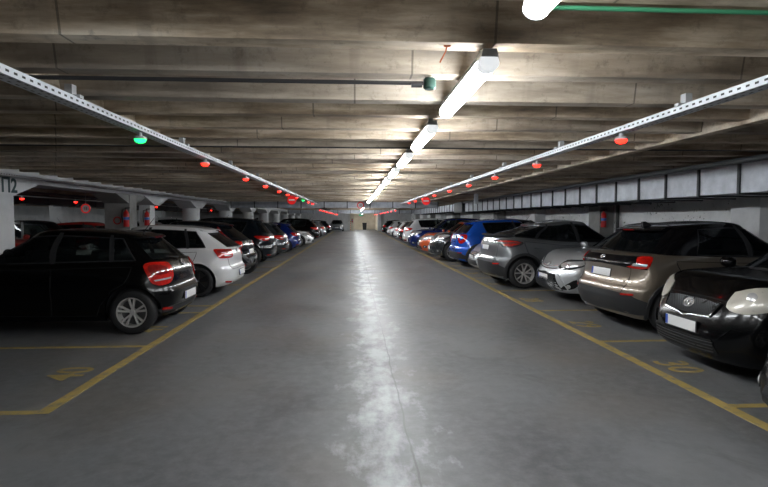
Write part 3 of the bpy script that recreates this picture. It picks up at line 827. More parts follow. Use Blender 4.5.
# ceiling: slab with the precast ribs under it
mb = MB(); mb.box(((XL+XR)/2, (YB+YE+9)/2, ZS+.1), (XR-XL+.6, YE+9-YB+.6, .2))
k = -17
rs = random.Random(3)
while True:
    y = 2.70+.657*k
    if y > YE+8.5: break
    dz = rs.uniform(-.012, .012); dy = rs.uniform(-.015, .015)
    ztop = ZS+.01; zb_ = ZR+dz
    mb.prism([(y+dy-.05, ztop), (y+dy-.008, zb_+.05), (y+dy, zb_), (y+dy+.135, zb_), (y+dy+.145, zb_+.05), (y+dy+.19, ztop)], 0, XL, XR)
    k += 1
mb.build('ceiling', CEILM, smooth=False)['kind'] = 'structure'
sbox('wall_right', (XR, YB, -.05), (XR+.25, YE, 3.0), MOULD)
sbox('wall_left', (XL-.25, YB, -.05), (XL, YE, 3.0), WALLM)
sbox('wall_rear', (XL, YB-.25, -.05), (XR, YB, 3.0), CONC)
# end wall with an open recess
mb = MB()
for a, b in (((XL, YE, -.05), (-.55, YE+.25, 3.0)), ((3.3, YE, -.05), (XR, YE+.25, 3.0))):
    mb.box([(p+q)/2 for p, q in zip(a, b)], [q-p for p, q in zip(a, b)])
mb.build('wall_front', WHITEC, smooth=False)['kind'] = 'structure'
sbox('wall_recess', (-.55, YE+7, -.05), (3.3, YE+7.2, 3.0), TANW)
sbox('wall_recess_left', (-.80, YE+.25, -.05), (-.55, YE+7, 3.0), TANW)
sbox('wall_recess_right', (3.3, YE+.25, -.05), (3.55, YE+7, 3.0), TANW)
sbox('trim_1', (-7.3, YB, 2.32), (-6.6, YE, ZS), WHITEC)      # spine beam over the columns
sbox('trim_2', (3.72, YB, 2.505), (3.86, YE, ZS), CEILM)
sbox('trim_3', (-2.30, YB, 2.515), (-2.18, YE, ZS), CEILM)

# ---------------------------------------------------------------- columns
def column(kind, x, y, label, r=.35, w=.7, d=.55, m=WHITEC):
    t = empty('concrete_column', (x, y, 0)); tag(t, label, 'column', 'columns beside the left row of cars' if x < 0 else 'wall columns behind the right row')
    mb = MB()
    if kind == 'round': mb.lathe([(r, 0), (r, 2.06)], 40)
    else: mb.box((0, 0, 1.16), (w, d, 2.32), 0, None, .015)
    mb.build('shaft', m, t)
    if x < 0:
        mb = MB(); dd = r if kind == 'round' else d/2
        if kind == 'round': mb.box((0, 0, 2.10), (.70, .74, .08), 0, None, .01)
        mb.prism([(-dd-.02, 2.06), (dd+.02, 2.06), (dd+.85, 2.33), (-dd-.85, 2.33)], 0, -.345, .345)
        mb.build('haunch', m, t, smooth=False)
    return t
ORD = ['first', 'second', 'third', 'fourth', 'fifth', 'sixth', 'seventh', 'eighth', 'ninth', 'tenth', 'eleventh', 'twelfth', 'thirteenth', 'fourteenth', 'fifteenth', 'sixteenth', 'seventeenth', 'eighteenth', 'nineteenth', 'twentieth', 'twenty-first', 'twenty-second', 'twenty-third', 'twenty-fourth', 'twenty-fifth', 'twenty-sixth', 'twenty-seventh', 'twenty-eighth', 'twenty-ninth', 'thirtieth', 'thirty-first', 'thirty-second', 'thirty-third', 'thirty-fourth', 'thirty-fifth', 'thirty-sixth']
c0 = column('rect', -6.95, 10.08, 'white square column at the left edge, lettered on its haunch', d=.62)
def text_mesh(name, body, size, m, parent=None, ext=.004, bold=0.0):
    cu = bpy.data.curves.new(name, 'FONT'); cu.body = body; cu.size = size; cu.extrude = ext; cu.align_x = 'CENTER'; cu.align_y = 'CENTER'; cu.offset = bold; cu.resolution_u = 3
    o = bpy.data.objects.new(name, cu); COL.objects.link(o); bpy.context.view_layer.update()
    me = bpy.data.meshes.new_from_object(o.evaluated_get(bpy.context.evaluated_depsgraph_get()))
    bpy.data.objects.remove(o); me.name = name; me.materials.clear(); me.materials.append(m)
    o = bpy.data.objects.new(name, me); COL.objects.link(o); o.parent = parent
    return o
INK = mat('dark_green_stencil', (.02, .055, .06), .6)
t = text_mesh('stencil_lettering', '\u03a5\u03a02', .38, INK, c0, .002, .010)
t.matrix_local = Matrix.Translation((.352, .06, 2.235)) @ Matrix.Rotation(PI/2, 4, 'Z') @ Matrix.Rotation(PI/2, 4, 'X')
column('rect', -6.92, 15.7, 'square grey column with a red painted ring on its face', w=.72, d=.5, m=CONC)
column('rect', -6.87, 17.5, 'narrow white square column just behind the grey one with the red ring', w=.36, d=.4)
for i, y in enumerate((22.4, 28.3, 34.2, 40.1, 46.0, 52, 58, 64)):
    column('round', -6.95, y, 'white round column with flared haunch, %s of the round columns from the camera' % ORD[i])
mb = MB(); disc_ring(mb, Matrix.Rotation(-PI/2, 3, 'Z'), Vector((0, 0, 0)), .10, .018)
o = mb.build('painted_ring', REDP); tag(o, 'red ring painted on the face of the grey square column', 'painted ring'); o.location = (-6.92, 15.7-.255, 1.56)
for i, y in enumerate((3.2, 9.6, 15.9, 21.6, 27.3, 33, 39, 45, 51, 57, 63)):
    column('rect', 7.86, y, 'flat grey wall column under the right duct, %s from the camera' % ORD[i], w=.46, d=.75, m=CONC if i % 2 == 0 else WHITEC)

# far-left cladding: second duct-like beam lines and the far wall services
def duct(name, label, p0, axis, length, z0, z1, w, seg, m=GALV, fl=FLANGE):
    """rectangular duct of sections with raised flanges; the corner p0 is its near lower aisle side"""
    t = empty(name, (p0[0], p0[1], 0)); tag(t, label, 'duct')
    n = int(length/seg)
    for i in range(n):
        mb = MB()
        if axis == 'Y': mb.box((w/2, (i+.5)*seg, (z0+z1)/2), (w, seg-.002, z1-z0))
        else: mb.box(((i+.5)*seg, w/2, (z0+z1)/2), (seg-.002, w, z1-z0))
        if i < 90: mb.build('duct_section', m, t, smooth=False)
    for i in range(min(n+1, 95)):
        mb = MB()
        if axis == 'Y': mb.box((w/2, i*seg, (z0+z1)/2), (w+.06, .045, z1-z0+.05))
        else: mb.box((i*seg, w/2, (z0+z1)/2), (.045, w+.06, z1-z0+.05))
        mb.build('flange', fl, t, smooth=False)
    return t
duct('ventilation_duct', 'long galvanised ventilation duct with dark flanges along the right wall', (5.75, -2.55, 0), 'Y', 28.81, 1.99, 2.46, 1.3, .9)
duct('ventilation_duct', 'grey ventilation duct crossing over the aisle, the nearer one', (-6.35, 27.0, 0), 'X', 11.82, 2.20, 2.50, .8, 1.2)
duct('ventilation_duct', 'grey ventilation duct crossing over the aisle, the farther one', (-6.35, 50.0, 0), 'X', 13.2, 2.16, 2.48, .8, 1.2)
duct('ventilation_duct', 'galvanised duct by the right wall beyond the first crossing duct', (5.75, 28.7, 0), 'Y', 19.8, 2.05, 2.46, 1.3, .9)
sb_ = sbox('duct_hood', (5.62, 26.45, 1.95), (7.3, 28.6, 2.52), DSTEEL, .03, None); tag(sb_, 'dark steel junction box where the right ducts meet', 'duct box')
def pipe(name, label, pts, r, m, cat='pipe'):
    mb = MB(); mb.tube(pts, r, 12); o = mb.build(name, m); tag(o, label, cat); return o
pipe('pipe', 'grey pipe running along the top edge of the right duct', [(5.66, -5, 2.455), (5.66, 26.3, 2.455)], .045, PIPE)
pipe('pipe', 'dark thin pipe across the ceiling ending at the green junction box', [(-6.4, 3.40, 2.495), (.46, 3.40, 2.495)], .013, DPIPE)
pipe('pipe', 'green pipe across the ceiling at the top right', [(.80, 2.19, 2.505), (7.9, 2.19, 2.505)], .010, GREENP)
pipe('pipe', 'dark thin pipe crossing the whole ceiling under the second lamp', [(-6.4, 6.6, 2.512), (7.9, 6.6, 2.512)], .010, DPIPE)
pipe('pipe', 'grey drain pipe down the right wall beside the flat column', [(7.98, 15.1, 0), (7.98, 15.1, 2.5)], .05, DPIPE)
t = empty('junction_box', (.50, 3.40, 2.485)); tag(t, 'small round green junction box beside the nearest whole lamp', 'junction box')
mb = MB(); mb.lathe([(.03, -.03), (.042, -.02), (.042, .03), (.035, .042)], 20, 'Z'); mb.build('housing', mat('junction_green', (.015, .045, .035), .4), t)
mb = MB(); mb.tube([(-.12, 0, 0), (-.05, 0, 0)], .02, 10); mb.build('cable_gland', DPIPE, t)
mb = MB(); mb.tube([(0, 0, 0), (-.008, 0, -.03), (-.04, -.01, -.09)], .004, 6); mb.tube([(-.018, 0, 0), (.018, 0, 0)], .006, 6); o = mb.build('rusty_hook', mat('rust_orange', (.45, .10, .03), .7)); o.location = (.50, 2.76, 2.525); tag(o, 'orange rusty hook hanging under a ceiling rib', 'hook')

# ---------------------------------------------------------------- cable trays and bay lamps
def tray(x, z, label, y0=.2, y1=26.7):
    t = empty('cable_tray', (x, 0, z)); tag(t, label, 'cable tray', 'slotted cable trays over the bay lines')
    mb = MB(); mb.box((0, (y0+y1)/2, 0), (.11, y1-y0, .05)); mb.build('slotted_channel', TRAY, t, smooth=False)
    y = 1.4
    while y < y1:
        h = MB(); h.box((0, y, .06), (.05, .06, .10)); h.box((0, y, .03), (.15, .05, .02)); h.build('hanger', HOUS, t, smooth=False); y += 2.3
    return t
tray(-1.95, 2.415, 'galvanised slotted cable tray over the left bays')
tray(2.46, 2.415, 'galvanised slotted cable tray over the right bays')
o = sbox('cable_tray', (-6.56, -5, 2.40), (-6.44, 60, 2.47), TRAY, 0, None); tag(o, 'bright metal cable tray fixed along the left spine beam', 'cable tray')
o.data.transform(Matrix.Translation((6.50, 0, -2.435))); o.location = (-6.50, 0, 2.435)

def lamp_led(x, y, z, label, green=False, grp=None):
    t = empty('bay_lamp', (x, y, z)); tag(t, label, 'indicator lamp', grp)
    mb = MB(); mb.lathe([(.018, .06), (.018, .03), (.055, .025), (.058, 0.0), (.03, 0.0)], 18); mb.build('lamp_base', HOUS, t)
    mb = MB(); mb.lathe([(.052, .004), (.050, -.012), (.036, -.028), (.012, -.036), (.001, -.037)], 18); mb.build('lamp_lens', LEDG if green else LEDR, t)
i = j = 0
ys_l = [4.85, 6.9, 9.45, 11.5, 13.6, 15.3, 17.6, 19.9, 22.2, 24.5]+[30+3.4*q for q in range(10)]
ys_l = [y for y in ys_l if not 49 < y < 51.5]
for q, y in enumerate(ys_l):
    z = 2.33
    if y > 26: z = 2.12
    gr = q in (0, 7)
    if gr: lab = 'green bay lamp under the left tray, nearer the camera' if q == 0 else 'green bay lamp under the left tray beyond the red round sign'
    else: i += 1; lab = 'red bay lamp under the left tray, %s red one from the camera' % ORD[i-1]
    lamp_led(-1.95, y, z, lab, gr, 'bay lamps under the left tray')
ys_r = [4.62, 6.8, 8.85, 10.9, 13.1, 15.6, 18.2, 20.5, 22.8]+[30.5+3.4*q for q in range(10)]
ys_r = [y for y in ys_r if not 49 < y < 51.5]
for q, y in enumerate(ys_r):
    lamp_led(2.46, y, 2.33 if y < 26 else 2.12, 'red bay lamp under the right tray, %s from the camera' % ORD[q], False, 'bay lamps under the right tray')
for s_, x in (('left', -1.95), ('right', 2.46)):
    t = empty('lamp_rail', (x, 29.5, 2.185)); tag(t, 'thin lamp rail hung low beyond the crossing duct on the %s' % s_, 'lamp rail')
    for a, b in ((0, 20.3), (21.6, 34.5)):
        mb = MB(); mb.box((0, (a+b)/2, 0), (.03, b-a, .025)); mb.build('rail', DPIPE, t, smooth=False)
    for y in (1.0, 6, 11, 16, 20, 22, 27, 32, 34):
        mb = MB(); mb.tube([(0, y, .01), (0, y, .36)], .006, 6); mb.build('hanger', DPIPE, t)

# ---------------------------------------------------------------- signs
SRED = mat('sign_red', (.72, .012, .012), .4, emit=(1, .02, .02), estr=.12)
def round_sign(x, y, z, r, label, kind, hang=.09):
    t = empty('road_sign', (x, y, z)); tag(t, label, 'sign')
    mb = MB(); mb.lathe([(.001, -.006), (r, -.006), (r, .006), (.001, .006)], 36, 'Y'); mb.build('sign_disc', SRED if kind == 'stop' else WHITEP, t)
    if kind == 'stop':
        mb = MB(); mb.box((0, -.009, 0), (r*1.35, .005, r*.32)); mb.build('white_bar', WHITEP, t)
    else:
        mb = MB(); mb.lathe([(r*.74, -.007), (r*.74, -.012), (r, -.012), (r, -.007)], 36, 'Y', closed=True); mb.build('red_rim', SRED, t)
        mb = MB(); mb.box((-r*.16, -.009, 0), (r*.10, .005, r*.6)); mb.box((r*.16, -.009, 0), (r*.10, .005, r*.6)); mb.build('black_symbol', GAP, t)
    mb = MB(); mb.tube([(0, 0, r-.01), (0, 0, r+hang)], .008, 6); mb.build('hanger', HOUS, t)
round_sign(-1.95, 16.3, 2.20, .14, 'round red no entry sign hanging under the left tray', 'stop', .055)
round_sign(2.46, 17.4, 2.22, .14, 'round red no entry sign hanging under the right tray', 'stop', .04)
round_sign(.35, 26.955, 2.33, .18, 'round white sign with red rim on the crossing duct', 'limit')
round_sign(-9.6, 19.0, 1.98, .17, 'round white sign with red rim in the far left bays', 'limit', .68)
o = sbox('hanging_box', (4.42, 18.6, 2.16), (4.56, 18.75, 2.53), HOUS, .01, None); tag(o, 'small grey box hanging from the ceiling right of the red sign', 'box')

# ---------------------------------------------------------------- fluorescent lamps
def make_tube_lamp(diff):
    t = empty('fluorescent_lamp'); mb = MB()
    mb.prism([(-.045, .03), (-.038, .07), (.038, .07), (.045, .03)], 1, -.68, .62); mb.build('housing', HOUS, t, smooth=False)
    mb = MB(); pr = [(.044, .03)]+[(.052*math.cos(PI*k/10), -.042*math.sin(PI*k/10)) for k in range(11)]+[(-.044, .03)]
    mb.prism(pr, 1, -.60, .60); mb.build('diffuser', diff, t)
    for s in (-1, 1):
        mb = MB(); q = [(a*1.04, b*1.04) for a, b in pr]; mb.prism(q, 1, s*.60, s*(.61 if s > 0 else .67)); mb.build('end_cap', mat('lamp_end_cap', (.85, .87, .88), .3, coat=.5, emit=(.93, .97, 1), estr=.35), t)
        mb = MB(); mb.box((0, s*.55, .085), (.05, .03, .05)); mb.build('bracket', HOUS, t)
    return t
def copy_tree(o, parent=None):
    c = o.copy(); COL.objects.link(c); c.parent = parent
    for ch in list(o.children): copy_tree(ch, c)
    return c
protoA = make_tube_lamp(DIFF); protoB = make_tube_lamp(DIFFB)
lights_y = [-.15-1.97*k for k in range(1, 4)][::-1]+[-.15+1.97*k for k in range(0, 35)]
k = 0; used = False
for y in lights_y:
    if y > 70: break
    if 26.0 < y+1.45 < 28.8 or 49.0 < y+1.45 < 51.8: continue
    o = protoA if not used else copy_tree(protoA); used = True
    o.location = (.72, y+1.57, 2.43)
    if y+1.45+.76 < .9: k_ = len([1 for yy in lights_y if yy < y]); lab = 'fluorescent lamp over the aisle behind the camera, %s of its row' % ORD[k_]
    else:
        lab = 'white fluorescent lamp in the row over the aisle, %s from the camera' % ORD[k] if k else 'white fluorescent lamp cut by the top edge of the photo'; k += 1
    tag(o, lab, 'ceiling lamp', 'fluorescent lamps over the aisle')
used = False
for k, (x, y) in enumerate([(-15.5, 6.0), (-15.5, 11.5), (-15.5, 17), (-11.4, 15.5), (-15.5, 22.5), (-15.5, 28), (-15.5, 33.5), (-15.5, 39), (-15.5, 45), (-15.5, 51), (-15.5, 57)]):
    o = protoB if not used else copy_tree(protoB); used = True
    o.location = (x, y, 2.43)
    tag(o, 'fluorescent lamp beyond the left columns, %s one from the camera' % ORD[k], 'ceiling lamp', 'fluorescent lamps over the far left aisle')

for k, y in enumerate((YE+1.6, YE+4.6)):  # extra lamp copies added to brighten the dark end recess
    o = copy_tree(protoA); o.location = (1.3, y, 2.43); tag(o, 'added fill lamp brightening the end recess, %s one' % ORD[k], 'ceiling lamp')
# ---------------------------------------------------------------- floor paint
def paint_quad(name, label, pts, group=None):
    """flat painted strip: closed polygon in x,y"""
    mb = MB(); n = len(pts); mb.add([(x, y, .0035) for x, y in pts]+[(x, y, -.002) for x, y in pts], [tuple(range(n))]+[(i, i+n, (i+1) % n+n, (i+1) % n) for i in range(n)])
    o = mb.build(name, YEL, smooth=False); tag(o, label, 'floor marking', group); return o
LX, RX = -2.57, 3.17; lw = .055
paint_quad('bay_line', 'yellow line along the front of the left bays', [(LX-lw, 4.30), (LX+lw, 4.30), (LX+lw, 66), (LX-lw, 66)])
paint_quad('bay_line', 'yellow line along the front of the right bays', [(RX-lw, 1.5), (RX+lw, 1.5), (RX+lw, 66), (RX-lw, 66)])
ly = [2.05, 4.33, 6.55, 8.87, 9.57, 12.6, 15.6, 17.1, 19.5, 21.9, 24.4, 26.8, 29.2, 31.7, 34.1]
for q, y in enumerate(ly):
    paint_quad('bay_divider', 'yellow divider line of the left bays, %s from the camera' % ORD[q], [(LX-4.4, y-.04), (LX-lw if y > 4 else LX-.2, y-.04), (LX-lw if y > 4 else LX-.2, y+.04), (LX-4.4, y+.04)], 'left bay dividers')
ry_ = [4.13, 6.46, 8.72, 11.2, 13.7, 16.1, 18.5, 21.2, 24.2, 25.5, 28.1, 30.5, 33]
for q, y in enumerate(ry_):
    paint_quad('bay_divider', 'yellow divider line of the right bays, %s from the camera' % ORD[q], [(RX+lw, y-.04), (RX+4.3, y-.04), (RX+4.3, y+.04), (RX+lw, y+.04)], 'right bay dividers')
def number(txt, x, y, rz, where):
    o = text_mesh('bay_number', txt, .52, YEL, None, .001, .004); o.location = (x, y, .0025); o.rotation_euler = (0, 0, rz); o.scale = (.92, 1, 1)
    tag(o, 'yellow painted floor number ' + where, 'bay number', 'painted bay numbers')
number('40', -2.93, 5.42, PI/2, 'of the empty bay at the left'); number('41', -2.93, 7.6, PI/2, 'beside the rear wheel of the nearest black hatchback')
for tx, y, w_ in (('30', 5.30, 'before the black hatchback with hazed headlights'), ('29', 7.55, 'behind the bronze hatchback'), ('28', 9.9, 'before the silver hatchback'), ('27', 12.4, 'behind the grey crossover with dark arches'), ('26', 14.9, 'before the mostly hidden small silver car'), ('25', 17.3, 'behind the bright blue crossover'), ('24', 19.7, 'before the dark grey SUV')): number(tx, 3.50, y, -PI/2, w_)
paint_quad('kerb_marking', 'yellow painted strip on the floor of the end recess', [(1.75, YE-.6), (3.3, YE-.6), (3.3, YE+.2), (1.75, YE+.2)])

# ---------------------------------------------------------------- extinguishers, end pillar, recess things
def extinguisher(x, y, z, label):
    t = empty('fire_extinguisher', (x, y, z)); tag(t, label, 'fire extinguisher')
    mb = MB(); mb.lathe([(.001, 0), (.075, 0), (.08, .02), (.08, .36), (.065, .43), (.03, .46), (.03, .49), (.001, .49)], 24); mb.build('cylinder', REDP, t)
    mb = MB(); mb.lathe([(.082, .20), (.082, .28)], 24); mb.build('label_band', BLUEP, t)
    mb = MB(); mb.box((0, 0, .52), (.04, .03, .05)); mb.box((.05, 0, .56), (.13, .02, .015)); mb.box((.05, 0, .53), (.12, .02, .012)); mb.build('valve', DPIPE, t)
    mb = MB(); mb.tube([(-.02, 0, .52), (-.10, -.02, .50), (-.11, -.03, .3), (-.10, -.03, .12)], .012, 8); mb.build('hose', RUB, t)
    mb = MB(); mb.box((0, .09, .25), (.10, .03, .06)); mb.build('wall_bracket', DPIPE, t)
extinguisher(-6.52, 9.66, 1.10, 'red fire extinguisher with blue band at the left edge on the lettered column')
extinguisher(-6.62, 15.345, 1.38, 'red fire extinguisher on the grey column with the red ring')
extinguisher(-6.76, 17.195, 1.38, 'red fire extinguisher on the narrow white column')
extinguisher(7.70, 15.41, 1.35, 'red fire extinguisher on the right wall column')
o = sbox('end_pillar', (-.50, YE-.5, 0), (0, YE, 2.55), TANW, .01, None); tag(o, 'cream pillar left of the end recess', 'pillar')
mb = MB()
for q in range(5): mb.box((-.46, YE-.51, .15+.28*q), (.10, .02, .14))
o = mb.build('warning_stripe', ORNG); tag(o, 'orange warning stripes on the corner of the end pillar', 'warning stripe')
extinguisher(-.22, YE-.62, 1.15, 'red fire extinguisher on the end pillar')
o = sbox('end_pillar', (3.3, YE-.6, 0), (3.75, YE, 2.55), WHITEC, .01, None); tag(o, 'white pillar right of the end recess', 'pillar')
t = empty('bin', (1.6, YE+5.5, 0)); tag(t, 'dark bin standing in the end recess', 'bin')
mb = MB(); mb.prism([(-.25, 0), (.25, 0), (.32, 1.0), (-.32, 1.0)], 1, -.3, .3); mb.build('body', PLAS, t); mb = MB(); mb.box((0, 0, 1.03), (.7, .68, .07), 0, None, .02); mb.build('lid', PLAS, t)
t = empty('exit_sign', (.9, YE-8.0, 2.12)); tag(t, 'small green lit exit sign hanging near the end recess', 'sign')
mb = MB(); mb.box((0, 0, 0), (.5, .05, .22)); mb.build('sign_box', mat('exit_green', (.01, .16, .08), .4, emit=(.03, .8, .35), estr=.10), t); mb = MB(); mb.tube([(0, 0, .1), (0, 0, .45)], .012, 6); mb.build('hanger', HOUS, t)

# ---------------------------------------------------------------- services beyond the left columns
o = sbox('spine_beam', (-13.6, YB+.1, 2.25), (-13.0, YE-.1, 2.53), CONC, 0, None); tag(o, 'grey concrete beam beyond the left columns', 'beam')
for k, y in enumerate((12.0, 18.0, 24.0, 30.0, 36.0)):
    t = empty('concrete_column', (-13.3, y, 0)); tag(t, 'white column in the second line beyond the left row, %s from the camera' % ORD[k], 'column', 'columns of the second line at the left')
    mb = MB(); mb.box((0, 0, 1.125), (.55, .55, 2.25), 0, None, .015); mb.build('shaft', WHITEC, t)
pipe('pipe', 'pale pipe along the ceiling beyond the left columns', [(-10.6, 2, 2.47), (-10.6, 48, 2.47)], .05, PIPE)
duct('ventilation_duct', 'dark grey duct along the ceiling beyond the left columns', (-12.6, 8, 0), 'Y', 36.1, 2.16, 2.50, .8, 1.8, DSTEEL, FLANGE)
for k, y in enumerate((14.5, 17.2, 20.5, 24.0, 28.5, 33.0, 38.0)):
    lamp_led(-9.0, y, 2.16, 'red bay lamp beyond the left columns, %s from the camera' % ORD[k], False, 'bay lamps beyond the left columns')
t = empty('lamp_rail', (-9.0, 13.5, 2.235)); tag(t, 'thin rail with red lamps beyond the left columns', 'lamp rail')
mb = MB(); mb.box((0, 13, 0), (.04, 26, .03)); mb.build('rail', HOUS, t, smooth=False)
for y in (1, 6, 11, 16, 21, 25): mb = MB(); mb.tube([(0, y, .01), (0, y, .35)], .007, 6); mb.build('hanger', DPIPE, t)
# ---------------------------------------------------------------- the cars
BLACK = paint('black', (.0016, .0017, .002), .0, .20, .20, .20)
BLACKB = paint('blue_black', (.004, .007, .011), .1, .18, .35, .3)
DGREY = paint('dark_grey', (.035, .040, .045), .5, .25)
WHITE = paint('white', (.68, .69, .70), .0, .3)
SILVER = paint('silver', (.52, .54, .56), .55, .3)
MGREY = paint('mid_grey', (.24, .26, .28), .6, .28)
BRONZE = paint('bronze', (.22, .185, .145), .6, .3)
BLUE = paint('blue', (.010, .10, .55), .25, .22)
DBLUE = paint('dark_blue', (.006, .022, .16), .3, .22)
ORANGE = paint('orange', (.62, .10, .02), .15, .28)
LG = 'cars parked in the left row'; RG = 'cars parked in the right row'; FG = 'cars parked beyond the left columns'
def left(label, P, pm, Y, xr, out='rear', dz=0, turn=0, name='parked_car', fn=None, grp=LG):
    L = P.get('L', 4.0); rz = PI if out == 'rear' else 0
    r = build_car(name, label, (xr-L/2, Y, 0), rz+math.radians(turn), pm, P, grp)
    (generic_rear if out == 'rear' else generic_front)(*r, P)
    if fn: fn(*r)
    return r
def right(label, P, pm, Y, xn, out='rear', turn=0, name='parked_car', fn=None):
    L = P.get('L', 4.0); rz = 0 if out == 'rear' else PI
    r = build_car(name, label, (xn+L/2, Y, 0), rz+math.radians(turn), pm, P, RG)
    (generic_rear if out == 'rear' else generic_front)(*r, P)
    if fn: fn(*r)
    return r
HB = dict(qwin=(-1.75, -1.45))
def lens(root, surf, spec, m, fl, off=.012, bulge=.008, sm=3, name='tail_lamp'):
    return surf.shape(name, spec, m, root, off, bulge, sm=sm, flip=fl)
def lamp_polo(root, B, G, D, fl):
    d = B.D
    o = lens(root, B, [d(.50, .96), d(.68, .995), d(.86, .985), d(.92, .93), d(.89, .80), d(.83, .70), d(.70, .67), d(.54, .71), d(.48, .82)], REDL, fl)
    lens(o, B, [d(.56, .755), d(.80, .73), d(.82, .75), d(.56, .775)], CLEARL, fl, .024, 0, 0, 'reversing_lens')
    lens(o, B, [d(.58, .84), d(.80, .82), d(.87, .88), d(.83, .95), d(.64, .93)], DREDL, fl, .024, 0, 3, 'brake_lens')
def lamp_golf(root, B, G, D, fl):
    d = B.D
    o = lens(root, B, [d(.42, .96), d(.66, .985), d(.86, .985), d(.94, .97), d(.91, .88), d(.86, .80), d(.70, .79), d(.46, .81)], REDL, fl)
    lens(o, B, [d(.54, .825), d(.74, .825), d(.75, .85), d(.54, .85)], CLEARL, fl, .024, 0, 0, 'reversing_lens')
    lens(o, B, [d(.56, .89), d(.82, .89), d(.87, .95), d(.58, .94)], DREDL, fl, .024, 0, 2, 'brake_lens')
def lamp_pillar(root, B, G, D, fl):
    b, tw = D['bt'], D['tw']; g_ = lambda x, s: G.D(x, s=s)
    lens(root, G, [g_(b*.86, .02), g_(b*.98, .02), g_(b*1.02, .35), g_(b*.98, .80), g_(b*.88, .84), g_(b*.94, .45)], DREDL, fl, .010, .002, 2)
    d = B.D
    lens(root, B, [d(.60, .99), d(.80, 1.01), d(.96, .99), d(.94, .88), d(.80, .83), d(.64, .86)], REDL, fl)
def lamp_suv(root, B, G, D, fl):
    W2, dk = D['W']/2, D['deck']; d = B.D
    o = lens(root, B, [d(W2*.62, dk-.13), d(W2*.86, dk-.10), d(W2+.10, dk-.09), d(W2+.26, dk-.11), d(W2+.10, dk-.21), d(W2*.86, dk-.26), d(W2*.64, dk-.22)], REDL, fl)
    lens(o, B, [d(W2*.70, dk-.205), d(W2*.90, dk-.215), d(W2*.90, dk-.19), d(W2*.70, dk-.18)], CLEARL, fl, .024, 0, 0, 'reversing_lens')
def lamp_c(root, B, G, D, fl):
    """arrow-like smoked lamps over a bright crease"""
    d = B.D
    o = lens(root, B, [d(.34, 1.09), d(.70, 1.13), d(1.00, 1.12), d(1.26, 1.07), d(1.22, 1.0), d(.98, .95), d(.80, .96), d(.72, 1.02), d(.34, 1.04)], DARKL, fl, .012, .006, 2)
    lens(o, B, [d(.60, 1.085), d(.85, 1.10), d(1.0, 1.10), d(1.22, 1.06), d(1.0, 1.065), d(.85, 1.06)], REDL, fl, .026, 0, 0, 'light_blade')
    lens(o, B, [d(.80, 1.02), d(.95, 1.035), d(1.2, 1.035), d(1.0, .975), d(.84, .975)], REDL, fl, .026, 0, 0, 'light_blade')
def tail_lip(root, B, G, D):
    W2, h2 = D['W']/2, D['h2']; V = []; F = []; K = 16
    for i in range(K+1):
        y = (-1+2*i/K)*W2*.80; p = B.P(*B.R(y, s=1.0)); z = p.z+.05
        V += [(p.x+.22, y, z+.0), (p.x+.02, y, z+.035), (p.x-.05, y, z+.03), (p.x-.05, y, z+.010), (p.x+.02, y, z-.02), (p.x+.2, y, z-.04)]
    for i in range(K):
        for j in range(6): F.append((i*6+j, i*6+(j+1) % 6, (i+1)*6+(j+1) % 6, (i+1)*6+j))
    F += [tuple(range(6)), tuple(range(K*6, K*6+6))]
    mesh_obj('tail_spoiler', V, F, PLAS, root)
def lamp_round(root, B, G, D, fl):
    d = B.D
    def ring(k): return [d(.70+.19*k*math.cos(q)+.03*k*math.sin(q), .97+.175*k*math.sin(q)) for q in [2*PI*i/12 for i in range(12)]]
    o = lens(root, B, ring(1), REDL, fl, .014, .012, 3)
    lens(o, B, ring(.40), D['pm'], fl, .032, .004, 3, 'lamp_centre')
def lamp_bronze(root, B, G, D, fl):
    d = B.D
    if not fl:
        q = [d(-.86, 1.085), d(-.4, 1.085), B.R(0, z=1.085), d(.4, 1.085), d(.86, 1.085), d(.94, 1.0), d(.86, .90), d(.5, .935), B.R(0, z=.95), d(-.5, .935), d(-.86, .90), d(-.94, 1.0)]
        B.shape('tailgate_band', q, BANDM, root, .010, rings=4)
    o = lens(root, B, [d(.72, 1.06), d(.84, 1.08), d(.92, 1.065), d(.93, .99), d(.88, .925), d(.76, .915), d(.60, .94), d(.74, .98)], REDL, fl, .020, .006, 2)
    lens(o, B, [d(.68, .955), d(.86, .945), d(.88, .975), d(.72, .985)], CLEARL, fl, .034, 0, 0, 'reversing_lens')
BANDM = mat('tailgate_gloss', (.004, .004, .005), .22, coat=.1, spec=.25)

